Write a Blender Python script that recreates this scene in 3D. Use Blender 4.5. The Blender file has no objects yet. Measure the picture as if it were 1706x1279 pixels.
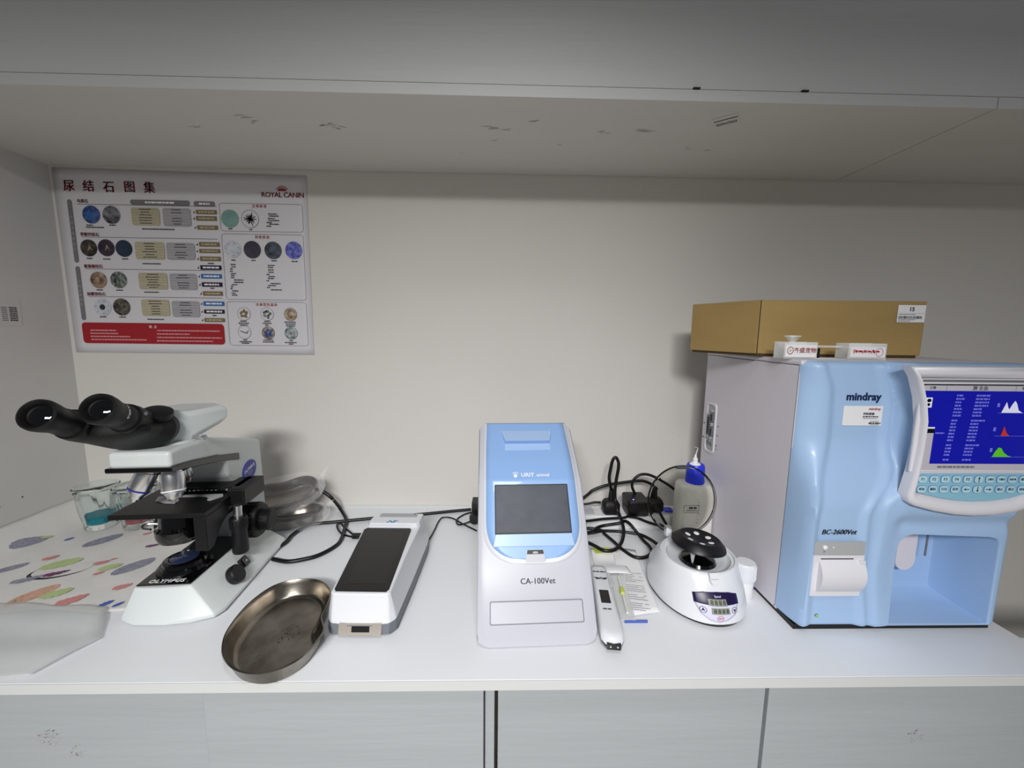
import bpy, bmesh, math, random
from mathutils import Matrix, Vector
C = bpy.context.scene
COL = C.collection
R = math.radians
rnd = random.Random(7)

# ---------------------------------------------------------------- camera
cd = bpy.data.cameras.new('camera'); cam = bpy.data.objects.new('camera', cd); COL.objects.link(cam)
cam.matrix_world = Matrix(((0.99970, -0.00826, -0.02299, 0.0),
                           (-0.02172, 0.13034, -0.99123, -1.10314),
                           (0.01118, 0.99144, 0.13012, 0.5),
                           (0, 0, 0, 1)))
cd.sensor_fit = 'HORIZONTAL'; cd.sensor_width = 36; cd.lens = 14.275
cd.clip_start = 0.01; cd.clip_end = 50
C.camera = cam
# ---------------------------------------------------------------- world, lamps, exposure
wd = bpy.data.worlds.new('world'); C.world = wd; wd.use_nodes = True
wd.node_tree.nodes['Background'].inputs[0].default_value = (0.80, 0.85, 0.92, 1)
wd.node_tree.nodes['Background'].inputs[1].default_value = 0.10
def lamp(name, loc, target, power, size, sizey, spread=180, color=(1, 0.98, 0.95)):
    l = bpy.data.lights.new(name, 'AREA'); l.shape = 'RECTANGLE'; l.size = size; l.size_y = sizey
    l.energy = power; l.color = color; l.spread = R(spread)
    o = bpy.data.objects.new(name, l); COL.objects.link(o); o.location = loc
    o.rotation_euler = (Vector(target) - Vector(loc)).to_track_quat('-Z', 'Y').to_euler()
    return o
def spot(name, loc, target, power, radius, ang, blend, color=(1, 0.98, 0.95)):
    l = bpy.data.lights.new(name, 'SPOT'); l.energy = power; l.color = color
    l.shadow_soft_size = radius; l.spot_size = R(ang); l.spot_blend = blend
    o = bpy.data.objects.new(name, l); COL.objects.link(o); o.location = loc
    o.rotation_euler = (Vector(target) - Vector(loc)).to_track_quat('-Z', 'Y').to_euler()
    return o
lamp('ceiling_panel_light', (-0.30, -2.45, 1.27), (-0.30, -2.4499, 0), 80, 0.6, 0.4, 168, (1, 0.99, 0.97))
spot('added_centre_spot', (0.0, -2.1, 1.22), (-0.02, -0.20, 0.08), 30, 0.10, 58, 1.0, (1, 0.985, 0.96))  # added spot, brightens the centre to imitate lens falloff towards the edges
spot('ceiling_downlight', (0.1, -1.25, 1.55), (0.02, -0.45, 0.0), 20, 0.12, 60, 1.0, (0.95, 0.975, 1))
C.view_settings.view_transform = 'Standard'; C.view_settings.look = 'None'
C.view_settings.exposure = 0.12; C.view_settings.gamma = 1.0; C.view_settings.use_curve_mapping = False

# ---------------------------------------------------------------- materials
def lin(h):
    c = [int(h[i:i+2], 16)/255 for i in (0, 2, 4)]
    return tuple(x/12.92 if x <= .04045 else ((x+.055)/1.055)**2.4 for x in c) + (1,)
def mat(name, col, rough=.5, metal=0, bump=0, bscale=200, var=0, vscale=30, trans=0, ior=1.45, emit=0, coat=0, stretch=(1, 1, 1), alpha=1, col2=None):
    m = bpy.data.materials.new(name); m.use_nodes = True
    nt = m.node_tree; b = nt.nodes['Principled BSDF']
    c = lin(col) if isinstance(col, str) else col
    b.inputs['Base Color'].default_value = c
    b.inputs['Roughness'].default_value = rough; b.inputs['Metallic'].default_value = metal
    b.inputs['Transmission Weight'].default_value = trans; b.inputs['IOR'].default_value = ior
    b.inputs['Coat Weight'].default_value = coat; b.inputs['Alpha'].default_value = alpha
    if emit:
        b.inputs['Emission Color'].default_value = c; b.inputs['Emission Strength'].default_value = emit
    tc = nt.nodes.new('ShaderNodeTexCoord'); mp = nt.nodes.new('ShaderNodeMapping')
    mp.inputs['Scale'].default_value = stretch
    nt.links.new(tc.outputs['Object'], mp.inputs['Vector'])
    if var or col2:
        n = nt.nodes.new('ShaderNodeTexNoise'); n.inputs['Scale'].default_value = vscale; n.inputs['Detail'].default_value = 6
        nt.links.new(mp.outputs[0], n.inputs['Vector'])
        r = nt.nodes.new('ShaderNodeValToRGB'); r.color_ramp.elements[0].position = .35; r.color_ramp.elements[1].position = .65
        d = lin(col2) if col2 else tuple(x*(1-var) for x in c[:3]) + (1,)
        r.color_ramp.elements[0].color = d; r.color_ramp.elements[1].color = c
        nt.links.new(n.outputs['Fac'], r.inputs[0]); nt.links.new(r.outputs[0], b.inputs['Base Color'])
    n = nt.nodes.new('ShaderNodeTexNoise'); n.inputs['Scale'].default_value = bscale; n.inputs['Detail'].default_value = 3
    nt.links.new(mp.outputs[0], n.inputs['Vector'])
    bp = nt.nodes.new('ShaderNodeBump'); bp.inputs['Strength'].default_value = bump or .02; bp.inputs['Distance'].default_value = .001
    nt.links.new(n.outputs['Fac'], bp.inputs['Height']); nt.links.new(bp.outputs[0], b.inputs['Normal'])
    return m
M = {}
M['wall'] = mat('painted_wall', 'dad7d2', .75, bump=.12, bscale=60, var=.02, vscale=3)
M['lam'] = mat('white_laminate', 'd8d9da', .5, bump=.55, bscale=60, var=.035, vscale=18, stretch=(.12, 1, 1.6))
M['lamdim'] = mat('dimmed_laminate', 'a9aeb2', .5, bump=.55, bscale=60, var=.05, vscale=18, stretch=(.12, 1, 1.6))  # base door laminate, lens falloff low in the frame darkened into its colour
M['lamside'] = mat('side_laminate', 'd6d5d3', .5, bump=.3, bscale=60, var=.02, vscale=10, stretch=(1, .12, 1.6))
M['lamshelf'] = mat('shelf_laminate', 'd2d0cc', .5, bump=.3, bscale=40, var=.03, vscale=8, stretch=(.2, 1.4, 1))
M['top'] = mat('counter_laminate', 'e3e5e9', .38, bump=.12, bscale=50, var=.015, vscale=8, stretch=(.15, 1, 1))
M['edge'] = mat('edge_band', 'cfd1d1', .45, bump=.2, bscale=80, stretch=(.1, 1, 1))
M['darkgap'] = mat('dark_gap', '26241f', .8)
M['scuff'] = mat('scuff_mark', 'a8a49e', .8)
M['dirt'] = mat('dirt_mark', '57534c', .8)
M['floor'] = mat('floor_tile', '9a958c', .5, var=.1, vscale=4)
M['white'] = mat('white_plastic', 'dfe1e6', .3, coat=.3)
M['matte_white'] = mat('matte_white', 'e4e4e6', .5)
M['offwhite'] = mat('offwhite_plastic', 'bfc0c9', .38, bump=.05, bscale=900)
M['beige'] = mat('lilac_grey_paint', 'dad6de', .5, bump=.2, bscale=1200)
M['blue'] = mat('light_blue_plastic', 'a3c0e4', .42, coat=.08)
M['skyblue'] = mat('sky_blue_plastic', '90b4e6', .32, coat=.25)
M['skyblue2'] = mat('pale_blue_plastic', 'a9c6ef', .3, coat=.25)
M['bezel'] = mat('bezel_plastic', 'dcdbe2', .35)
M['keyblue'] = mat('keypad_blue', '8cc0d6', .45)
M['key'] = mat('key_face', 'b4dcea', .4)
M['black'] = mat('black_plastic', '0b0b0d', .42, bump=.04, bscale=900)
M['blackgloss'] = mat('black_gloss', '070708', .12, coat=.5)
M['rubber'] = mat('black_rubber', '0d0d0f', .5)
M['cable'] = mat('cable_rubber', '0a0a0b', .38)
M['screenblack'] = mat('dark_glass', '060506', .14)
M['screenact'] = mat('dark_screen', '141214', .2)
M['greyscreen'] = mat('hazed_grey_screen', '4a4e58', .42, var=.25, vscale=30)  # dark display with its grey haze of reflection put into the colour
M['steel'] = mat('brushed_steel', '8a837b', .2, 1, bump=.08, bscale=300, stretch=(1, 6, 1), var=.2, vscale=25)
M['steeldark'] = mat('worn_steel', 'a29c93', .27, 1, bump=.12, bscale=120, col2='7b746a', vscale=22)
M['chrome'] = mat('chrome', 'e6e7ea', .27, 1)
M['greypl'] = mat('grey_plastic', '70747c', .45)
M['midgrey'] = mat('mid_grey', 'a9acae', .45)
M['metalplate'] = mat('champagne_plate', 'b9b0a6', .4, .5)
M['scope'] = mat('microscope_enamel', 'd2d8d8', .38, coat=.2)
M['glass'] = mat('clear_glass', 'f4fafa', .03, trans=1, ior=1.22)
M['acryl'] = mat('clear_acrylic', 'f6f8f8', .08, alpha=.38)
M['smoke'] = mat('smoked_lid', 'e2e2dc', .04, trans=1, ior=1.08)
M['film'] = mat('clear_film', 'ffffff', .06, trans=.0, alpha=.12, bump=1, bscale=60)
M['filmw'] = mat('frosted_film', 'e6e8e8', .3, alpha=.38, bump=.6, bscale=40)
M['cover'] = mat('table_cover', 'dcdbd8', .42, bump=.8, bscale=28, var=.03, vscale=10)
M['liqblue'] = mat('blue_liquid', '2fa3b8', .05, trans=.85, ior=1.2)
M['liqred'] = mat('pink_liquid', 'c87a80', .05, trans=.85, ior=1.2)
M['lens'] = mat('lens_glass', '020203', .04, coat=1)
M['filter'] = mat('blue_filter', '26304f', .2, coat=.5)
M['card'] = mat('cardboard', 'a58a56', .72, bump=.3, bscale=200, var=.08, vscale=7, stretch=(1, 1, 3))
M['carddark'] = mat('shaded_cardboard', '4a3a22', .8)  # darker cardboard copy, shade of the gap under the lid is in its colour
M['paper'] = mat('paper', 'e9e8ea', .6)
M['poster'] = mat('poster_paper', 'd9d7dc', .55, bump=.25, bscale=6)
M['red'] = mat('red_ink', 'a01824', .55)
M['darkred'] = mat('dark_red_ink', '8c1a22', .55)
M['ink'] = mat('dark_ink', '2c2c34', .6)
M['greyink'] = mat('grey_ink', '77757a', .6)
M['greytxt'] = mat('grey_print', '8b8890', .6)
M['tan'] = mat('tan_ink', 'b9b092', .6, var=.12, vscale=40, stretch=(.3, 1, 4))
M['silver'] = mat('silver_ink', 'a7a5aa', .6, var=.1, vscale=40, stretch=(.3, 1, 4))
M['brown'] = mat('brown_ink', '7d6a4b', .6)
M['navy'] = mat('navy_ink', '15152f', .55)
M['blueink'] = mat('blue_ink', '2668ab', .55)
M['whiteink'] = mat('white_ink', 'eeeef2', .5)
M['pinkink'] = mat('pink_ink', 'd89aa0', .6)
M['navyblue'] = mat('navy_lettering', '14264f', .4)
M['royal'] = mat('royal_blue_plastic', '2134d6', .35)
M['badge'] = mat('badge_blue', '2f349c', .35)
M['coverw'] = mat('panel_cover_grey', 'b6b7c0', .4)
M['avt'] = mat('logo_blue', '3b8cc8', .4)
M['green'] = mat('green_led', '6cd02a', .3, emit=.5)
M['led'] = mat('blue_led', '7a6cff', .3, emit=3)
M['scrblue'] = mat('screen_blue', '0a0e92', .3, emit=.35)
M['scrgrey'] = mat('screen_grey', 'a8a4ae', .3, emit=.25)
M['scrwhite'] = mat('screen_white', 'c4c6d8', .3, emit=.45)
M['scrtext'] = mat('screen_text', '6d70d2', .3, emit=.22)
M['scrred'] = mat('screen_red', 'b03018', .3, emit=.35)
M['scrgreen'] = mat('screen_green', '4ca81c', .3, emit=.45)
M['scrblack'] = mat('screen_black', '08080c', .3)
M['lcd'] = mat('lcd_grey', '8e9284', .3)
M['violet'] = mat('violet_panel', '1d1440', .35)
M['panelw'] = mat('panel_white', 'd6d6ea', .4)
M['pink'] = mat('pink_mark', 'c8506a', .5)
M['bottle'] = mat('milky_plastic', 'e0dfda', .4)
M['lime'] = mat('lime_print', 'c4d052', .5)
M['berry'] = mat('berry_print', '7c7d92', .5, col2='9a9bab', vscale=180)
M['straw'] = mat('strawberry_print', 'd6ab96', .5, col2='c79a84', vscale=140)
M['leaf'] = mat('leaf_print', 'b3c489', .5)
M['redp'] = mat('red_print', 'c98684', .5)
M['bluep'] = mat('blue_print', '4860b4', .5)
M['purp'] = mat('purple_print', '6c3a62', .5)
for k, (a, b_, s) in enumerate([('22306e','4f6fa8',90),('24222a','8d8d96',60),('1e1a18','5a524c',70),('1a1838','4c3a40',45),('1c2c42','26384e',30),('5a4334','b59a86',80),('14142a','8a9488',130),('b9bcc6','d0d4dc',60),('18141a','6e6a5e',150),('6d9490','86aaa4',30),('d0d0d4','1c1a20',60),('3a3442','4a4456',30),('26262e','56606e',60),('3a3f98','7c80d0',150),('6e4a30','d8ccc0',70),('3a3e56','c8ccd4',70),('8a7050','c0b4a4',70),('3c4046','d0d4d8',40),('33302c','b8a89c',90),('3a4a4a','b4c4c4',70)]):
    M['c%d' % (k if k < 7 else k)] = mat('micrograph_%s' % 'abcdefghijklmnopqrst'[k], a, .6, col2=b_, vscale=s)

# ---------------------------------------------------------------- mesh helpers
I4 = Matrix.Identity(4)
def T(x, y, z): return Matrix.Translation((x, y, z))
def RX(a): return Matrix.Rotation(R(a), 4, 'X')
def RY(a): return Matrix.Rotation(R(a), 4, 'Y')
def RZ(a): return Matrix.Rotation(R(a), 4, 'Z')
def fr(o, u, v):
    u = Vector(u).normalized(); v = Vector(v); n = u.cross(v).normalized(); v = n.cross(u)
    return Matrix(((u.x, v.x, n.x, o[0]), (u.y, v.y, n.y, o[1]), (u.z, v.z, n.z, o[2]), (0, 0, 0, 1)))
def align(a, b):  # frame at a whose z axis points to b
    d = (Vector(b)-Vector(a)).normalized(); return T(*a) @ d.to_track_quat('Z', 'Y').to_matrix().to_4x4()
class MB:
    def __init__(s): s.v = []; s.f = []; s.mi = []; s.mats = []
    def add(s, vf, m, X=I4):
        v, f = vf; n = len(s.v); s.v += [tuple(X @ Vector(p)) for p in v]
        if m not in s.mats: s.mats.append(m)
        k = s.mats.index(m)
        for q in f: s.f.append([i+n for i in q]); s.mi.append(k)
        return s
    def build(s, name, parent=None, bevel=0, seg=2, solid=0, sub=0, angle=35, fix=True, origin=None, wn=True):
        me = bpy.data.meshes.new(name)
        o0 = Vector(origin) if origin else Vector((0, 0, 0))
        me.from_pydata([tuple(Vector(p)-o0) for p in s.v], [], s.f)
        for m in s.mats: me.materials.append(M[m])
        me.polygons.foreach_set('material_index', s.mi)
        if fix:
            b = bmesh.new(); b.from_mesh(me); bmesh.ops.recalc_face_normals(b, faces=b.faces); b.to_mesh(me); b.free()
        me.shade_smooth(); me.set_sharp_from_angle(angle=R(angle))
        o = bpy.data.objects.new(name, me); COL.objects.link(o); o.location = o0
        if parent: o.parent = parent
        if solid:
            k = o.modifiers.new('solid', 'SOLIDIFY'); k.thickness = solid; k.offset = 0
        if bevel:
            k = o.modifiers.new('bevel', 'BEVEL'); k.width = bevel; k.segments = seg; k.limit_method = 'ANGLE'; k.angle_limit = R(30); k.harden_normals = True
        if sub:
            k = o.modifiers.new('sub', 'SUBSURF'); k.levels = sub; k.render_levels = sub
        return o
def box(x0, x1, y0, y1, z0, z1):
    v = [(x, y, z) for z in (z0, z1) for y in (y0, y1) for x in (x0, x1)]
    return v, [(0,2,3,1), (4,5,7,6), (0,1,5,4), (2,6,7,3), (0,4,6,2), (1,3,7,5)]
def cyl(r, h, n=32, r2=None, z0=0):
    r2 = r if r2 is None else r2
    return lathe([(0, z0), (r, z0), (r2, z0+h), (0, z0+h)], n)
def lathe(prof, n=40):
    v = []; f = []; idx = []
    for (r, z) in prof:
        if r < 1e-6: idx.append([len(v)]); v.append((0, 0, z))
        else:
            idx.append(list(range(len(v), len(v)+n)))
            v += [(r*math.cos(2*math.pi*i/n), r*math.sin(2*math.pi*i/n), z) for i in range(n)]
    for a, b in zip(idx, idx[1:]):
        if len(a) == 1 and len(b) == 1: continue
        for i in range(n):
            j = (i+1) % n
            if len(a) == 1: f.append((a[0], b[j], b[i]))
            elif len(b) == 1: f.append((a[i], a[j], b[0]))
            else: f.append((a[i], a[j], b[j], b[i]))
    return v, f
def loft(rings, cap0=True, cap1=True, closed=False):
    n = len(rings[0]); v = [p for r in rings for p in r]; f = []
    k = len(rings)
    for a in range(k if closed else k-1):
        b = (a+1) % k
        for i in range(n):
            j = (i+1) % n; f.append((a*n+i, a*n+j, b*n+j, b*n+i))
    if not closed:
        if cap0: f.append(tuple(range(n-1, -1, -1)))
        if cap1: f.append(tuple(range((k-1)*n, k*n)))
    return v, f
def prism(poly, z0, z1): return loft([[(x, y, z0) for x, y in poly], [(x, y, z1) for x, y in poly]])
def flat(poly, z=0): return [(x, y, z) for x, y in poly], [tuple(range(len(poly)))]
def rr(x0, y0, x1, y1, r, n=5):
    r = min(r, (x1-x0)/2-1e-6, (y1-y0)/2-1e-6); o = []
    for cx, cy, a in ((x1-r, y0+r, -90), (x1-r, y1-r, 0), (x0+r, y1-r, 90), (x0+r, y0+r, 180)):
        for i in range(n+1):
            t = R(a+90*i/n); o.append((cx+r*math.cos(t), cy+r*math.sin(t)))
    return o
def ell(cx, cy, a, b, n=28, rot=0):
    o = []
    for i in range(n):
        t = 2*math.pi*i/n; x, y = a*math.cos(t), b*math.sin(t)
        o.append((cx+x*math.cos(rot)-y*math.sin(rot), cy+x*math.sin(rot)+y*math.cos(rot)))
    return o
def ringpoly(outer, inner, z0=0, z1=0.0003):
    return loft([[(x, y, z0) for x, y in outer], [(x, y, z1) for x, y in outer], [(x, y, z1) for x, y in inner], [(x, y, z0) for x, y in inner]], closed=True)
def cr(pts, k=8, closed=False):
    P = [Vector(p) for p in pts]; n = len(P); o = []
    for i in range(n if closed else n-1):
        g = (lambda j: P[j % n]) if closed else (lambda j: P[max(0, min(n-1, j))])
        a, b, c, d = g(i-1), g(i), g(i+1), g(i+2)
        for s in range(k):
            t = s/k; o.append(.5*((2*b)+(c-a)*t+(2*a-5*b+4*c-d)*t*t+(3*b-a-3*c+d)*t**3))
    if not closed: o.append(P[-1])
    return o
def tube(pts, r, n=10, k=8, closed=False, rad=None):
    P = cr(pts, k, closed) if k > 1 else [Vector(p) for p in pts]
    rings = []; up = None; m = len(P)
    for i, p in enumerate(P):
        t = ((P[(i+1) % m]-P[i-1]) if closed else (P[min(m-1, i+1)]-P[max(0, i-1)])).normalized()
        if up is None: up = t.orthogonal().normalized()
        up = (up-t*up.dot(t)).normalized(); w = t.cross(up)
        q = r if rad is None else rad(i/(m-1))
        rings.append([tuple(p+up*q*math.cos(2*math.pi*j/n)+w*q*math.sin(2*math.pi*j/n)) for j in range(n)])
    return loft(rings, closed=closed)
TC = {}
def text(s, size, align='CENTER', ext=.00015, bold=0, spacing=1, shear=0, heavy=0):
    key = (s, size, align, ext, bold, spacing, shear, heavy)
    if key in TC: return TC[key]
    c = bpy.data.curves.new('t', 'FONT'); c.body = s; c.size = size; c.align_x = align; c.align_y = 'CENTER'
    c.extrude = ext; c.offset = bold; c.space_character = spacing; c.shear = shear; c.resolution_u = 3
    o = bpy.data.objects.new('t', c); COL.objects.link(o)
    dg = bpy.context.evaluated_depsgraph_get(); me = bpy.data.meshes.new_from_object(o.evaluated_get(dg))
    r = ([tuple(v.co) for v in me.vertices], [tuple(p.vertices) for p in me.polygons])
    if heavy:
        n = len(r[0]); r = ([(x+d, y, z) for d in (-heavy, heavy) for x, y, z in r[0]], r[1]+[tuple(i+n for i in q) for q in r[1]])
    bpy.data.objects.remove(o); bpy.data.curves.remove(c); bpy.data.meshes.remove(me)
    TC[key] = r
    return r
def thing(name, label, cat, loc=(0, 0, 0), rz=0, group=None):
    o = bpy.data.objects.new(name, None); COL.objects.link(o); o.location = loc; o.rotation_euler = (0, 0, R(rz)); o.empty_display_size = .02
    o['label'] = label; o['category'] = cat
    if group: o['group'] = group
    return o
def tag(o, label, cat, group=None):
    o['label'] = label; o['category'] = cat
    if group: o['group'] = group
    return o
def struct(o): o['kind'] = 'structure'; return o
def cut(o, vf, keepmod=True):
    me = bpy.data.meshes.new('c'); me.from_pydata(vf[0], [], vf[1])
    b = bmesh.new(); b.from_mesh(me); bmesh.ops.recalc_face_normals(b, faces=b.faces); b.to_mesh(me); b.free()
    c = bpy.data.objects.new('c', me); COL.objects.link(c)
    c.matrix_world = o.matrix_world.copy()
    c.parent = o.parent; c.location = o.location
    k = o.modifiers.new('b', 'BOOLEAN'); k.operation = 'DIFFERENCE'; k.object = c; k.solver = 'EXACT'
    while o.modifiers[0] != k and o.modifiers.find('b') > 0: o.modifiers.move(o.modifiers.find('b'), 0)
    others = [(m, m.show_viewport) for m in o.modifiers if m != k]
    for m, _ in others: m.show_viewport = False
    dg = bpy.context.evaluated_depsgraph_get(); dg.update()
    new = bpy.data.meshes.new_from_object(o.evaluated_get(dg))
    for m, s in others: m.show_viewport = s
    o.modifiers.remove(k); old = o.data; o.data = new; bpy.data.meshes.remove(old); bpy.data.objects.remove(c)
    new.set_sharp_from_angle(angle=R(35))
def greek(mb, x, z, w, h, m, X, dz=.0004):
    # a line of small unreadable print: short dashes
    p = x
    while p < x+w-1e-5:
        d = min(rnd.uniform(.5, 1.6)*h*1.6, x+w-p)
        if d > h*.3: mb.add(flat([(p, z-h/2), (p+d, z-h/2), (p+d, z+h/2), (p, z+h/2)], dz), m, X)
        p += d+h*.35

# ---------------------------------------------------------------- measured outlines (metres)
P_OUT = [(-.01,0.461), (0.627,0.453), (0.624,0), (0.003,0)]
P_TITLE = [(0.038,0.416), (0.086,0.416), (0.136,0.415), (0.187,0.416), (0.236,0.415)]
P_LOGO = [(0.567,0.407), (0.568,0.424)]
P_PILL = [(0.028,0.23,0.013,0.155), (0.027,0.084,0.014,0.137), (0.185,0.375,0.148,0.012), (0.343,0.374,0.053,0.012)]
P_HEAD = [(0.067,0.38), (0.075,0.299), (0.075,0.22), (0.074,0.15), (0.507,0.376), (0.509,0.3), (0.509,0.129)]
P_LINE = [(0.052,0.374,0.348), (0.054,0.294,0.342), (0.054,0.215,0.344), (0.053,0.145,0.343)]
P_CIRC = [(0.085,0.349,0.022,0), (0.135,0.349,0.022,1), (0.069,0.267,0.021,2), (0.113,0.268,0.021,3), (0.157,0.267,0.021,4), (0.084,0.187,0.021,5), (0.135,0.188,0.021,6), (0.086,0.118,0.022,7), (0.135,0.119,0.022,8), (0.431,0.345,0.022,9), (0.482,0.345,0.022,10), (0.432,0.269,0.021,7), (0.482,0.269,0.022,11), (0.535,0.268,0.022,12), (0.588,0.269,0.022,13), (0.449,0.105,0.017,14), (0.509,0.105,0.017,15), (0.57,0.105,0.017,16), (0.447,0.057,0.017,17), (0.509,0.056,0.017,18), (0.569,0.056,0.017,19)]
P_TAN = [(0.185,0.325,0.07,0.043), (0.185,0.241,0.074,0.043), (0.186,0.165,0.073,0.042), (0.186,0.097,0.072,0.042)]
P_GREY = [(0.263,0.324,0.07,0.044), (0.264,0.241,0.072,0.042), (0.265,0.165,0.069,0.041), (0.264,0.095,0.071,0.041)]
P_TAG = [(0.347,0.355,0.052,0.01,0), (0.346,0.339,0.052,0.011,0), (0.347,0.317,0.052,0.01,0), (0.348,0.275,0.052,0.011,0), (0.347,0.259,0.053,0.01,0), (0.347,0.239,0.053,0.011,0), (0.346,0.217,0.054,0.011,2), (0.346,0.195,0.053,0.011,1), (0.346,0.174,0.053,0.011,2), (0.347,0.151,0.051,0.011,0), (0.346,0.125,0.054,0.011,1), (0.346,0.105,0.053,0.01,2), (0.345,0.083,0.053,0.01,0)]
P_PANEL = [(0.406,0.314,0.21,0.069), (0.406,0.142,0.208,0.166), (0.406,0.022,0.207,0.115)]
P_RED = [(0.027,0.024,0.367,0.054)]
P_TEXT = [(0.07,0.323,0.016), (0.127,0.324,0.016), (0.068,0.318,0.045), (0.208,0.316,0.081), (0.061,0.241,0.014), (0.102,0.24,0.018), (0.15,0.241,0.015), (0.2,0.23,0.046), (0.076,0.162,0.017), (0.126,0.162,0.017), (0.197,0.158,0.037), (0.076,0.093,0.017), (0.126,0.093,0.017), (0.198,0.088,0.042), (0.528,0.358,0.023), (0.53,0.353,0.025), (0.527,0.347,0.017), (0.528,0.342,0.028), (0.523,0.337,0.015), (0.529,0.333,0.026), (0.522,0.328,0.012), (0.425,0.32,0.01), (0.478,0.319,0.008), (0.427,0.242,0.01), (0.478,0.242,0.01), (0.529,0.242,0.014), (0.581,0.241,0.015), (0.424,0.231,0.013), (0.425,0.225,0.011), (0.422,0.22,0.008), (0.421,0.214,0.007), (0.423,0.208,0.013), (0.423,0.203,0.009), (0.422,0.198,0.009), (0.43,0.192,0.024), (0.429,0.186,0.024), (0.423,0.18,0.014), (0.42,0.175,0.006), (0.419,0.17,0.006), (0.423,0.164,0.017), (0.421,0.158,0.011), (0.422,0.153,0.013), (0.519,0.23,0.018), (0.519,0.225,0.014), (0.519,0.219,0.014), (0.519,0.213,0.014), (0.514,0.207,0.008), (0.519,0.202,0.017), (0.517,0.197,0.016), (0.513,0.191,0.008), (0.523,0.184,0.026), (0.517,0.179,0.02), (0.513,0.174,0.008), (0.523,0.168,0.028), (0.438,0.086,0.016), (0.433,0.081,0.027), (0.436,0.076,0.021), (0.5,0.086,0.016), (0.496,0.081,0.024), (0.502,0.076,0.009), (0.553,0.085,0.031), (0.556,0.08,0.026), (0.557,0.075,0.023), (0.442,0.037,0.011), (0.432,0.032,0.032), (0.438,0.028,0.019), (0.495,0.037,0.026), (0.493,0.032,0.029), (0.563,0.036,0.009), (0.551,0.031,0.032), (0.561,0.027,0.012), (0.366,0.233,0.015), (0.367,0.17,0.01), (0.367,0.1,0.01)]
P_RTEXT = [(0.048,0.058,0.066), (0.047,0.05,0.072), (0.047,0.042,0.102), (0.048,0.034,0.142), (0.22,0.059,0.163), (0.219,0.05,0.085), (0.218,0.041,0.169), (0.217,0.032,0.146), (0.2,0.068,0.007), (0.215,0.069,0.007)]
TRAY = [(-.412,-.55), (-.427,-.519), (-.434,-.476), (-.432,-.437), (-.419,-.402), (-.393,-.384), (-.358,-.381), (-.332,-.391), (-.311,-.411), (-.301,-.432), (-.296,-.463), (-.293,-.486), (-.278,-.512), (-.277,-.532), (-.282,-.558), (-.296,-.579), (-.316,-.592), (-.34,-.595), (-.368,-.588), (-.394,-.571)]
BERRY = [(-1.095,-.231,-1.075,-.17), (-1.029,-.317,-.995,-.281), (-.953,-.216,-.913,-.158), (-.788,-.324,-.749,-.263)]
STRAW = [(-.887,-.417,-.853,-.355)]
LEAFS = [(-.813,-.299,0.03), (-.832,-.384,0.035), (-1.074,-.175,0.016), (-.925,-.287,0.05), (-.739,-.19,0.03)]
REDS = [(-.784,-.401,0.03), (-.845,-.281,0.018), (-.816,-.318,0.012), (-.728,-.363,0.02), (-.971,-.262,0.018), (-.858,-.155,0.012), (-.833,-.267,0.008)]
BLUES = [(-.713,-.413,0.018), (-.689,-.415,0.014), (-1.014,-.184,0.014)]
PURP = [(-.898,-.319,0.022), (-.934,-.339,0.025), (-.798,-.211,0.015)]
RING = [(-.955,-.321,-.853,-.296)]
CAB_A = [(-.529,-.035,0.058), (-.499,-.05,0.073), (-.478,-.05,0.066), (-.455,-.05,0.046), (-.445,-.03,0.011), (-.407,-.085,0.005), (-.391,-.137,0.005), (-.379,-.196,0.005), (-.384,-.226,0.005), (-.402,-.256,0.005), (-.424,-.271,0.005), (-.457,-.281,0.005), (-.494,-.271,0.005)]
CAB_B = [(-.508,-.226,0.006), (-.501,-.2,0.006), (-.504,-.172,0.006), (-.497,-.136,0.006), (-.477,-.112,0.006), (-.435,-.103,0.006), (-.384,-.091,0.006), (-.344,-.082,0.006), (-.281,-.07,0.006), (-.207,-.055,0.006), (-.136,-.038,0.006), (-.085,-.027,0.006)]
CAB_C = [(-.348,-.182,0.007), (-.372,-.174,0.007), (-.393,-.159,0.007), (-.415,-.125,0.007), (-.414,-.109,0.007), (-.391,-.135,0.007), (-.354,-.174,0.007)]
CAB_D = [(-.175,-.197,0.004), (-.171,-.177,0.004), (-.167,-.135,0.004), (-.164,-.093,0.004), (-.156,-.072,0.004), (-.131,-.076,0.004), (-.098,-.11,0.004), (-.062,-.144,0.004)]
CAB_E = [(0.268,-.13,0.102), (0.269,-.13,0.135), (0.272,-.13,0.163), (0.276,-.13,0.183), (0.283,-.13,0.19), (0.29,-.13,0.179), (0.291,-.13,0.162), (0.287,-.13,0.132), (0.285,-.13,0.105), (0.287,-.13,0.08), (0.288,-.15,0.06), (0.296,-.15,0.042), (0.298,-.16,0.034), (0.293,-.19,0.026), (0.28,-.222,0.019), (0.262,-.248,0.017), (0.246,-.26,0.017), (0.227,-.258,0.017), (0.209,-.235,0.017), (0.177,-.201,0.017)]
CAB_F = [(0.178,-.06,0.019), (0.23,-.06,0.062), (0.247,-.06,0.077), (0.284,-.06,0.091), (0.333,-.06,0.099), (0.371,-.06,0.103), (0.39,-.06,0.1), (0.407,-.06,0.091), (0.419,-.06,0.079)]
CAB_G = [(0.167,-.12,0.059), (0.217,-.12,0.064), (0.236,-.12,0.068), (0.253,-.12,0.068)]
CAB_H = [(0.378,-.09,0.045), (0.361,-.09,0.063), (0.348,-.09,0.083), (0.341,-.09,0.101), (0.345,-.09,0.117), (0.359,-.09,0.13), (0.378,-.09,0.132), (0.397,-.09,0.126), (0.414,-.09,0.117), (0.436,-.09,0.104), (0.465,-.09,0.083)]
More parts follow.
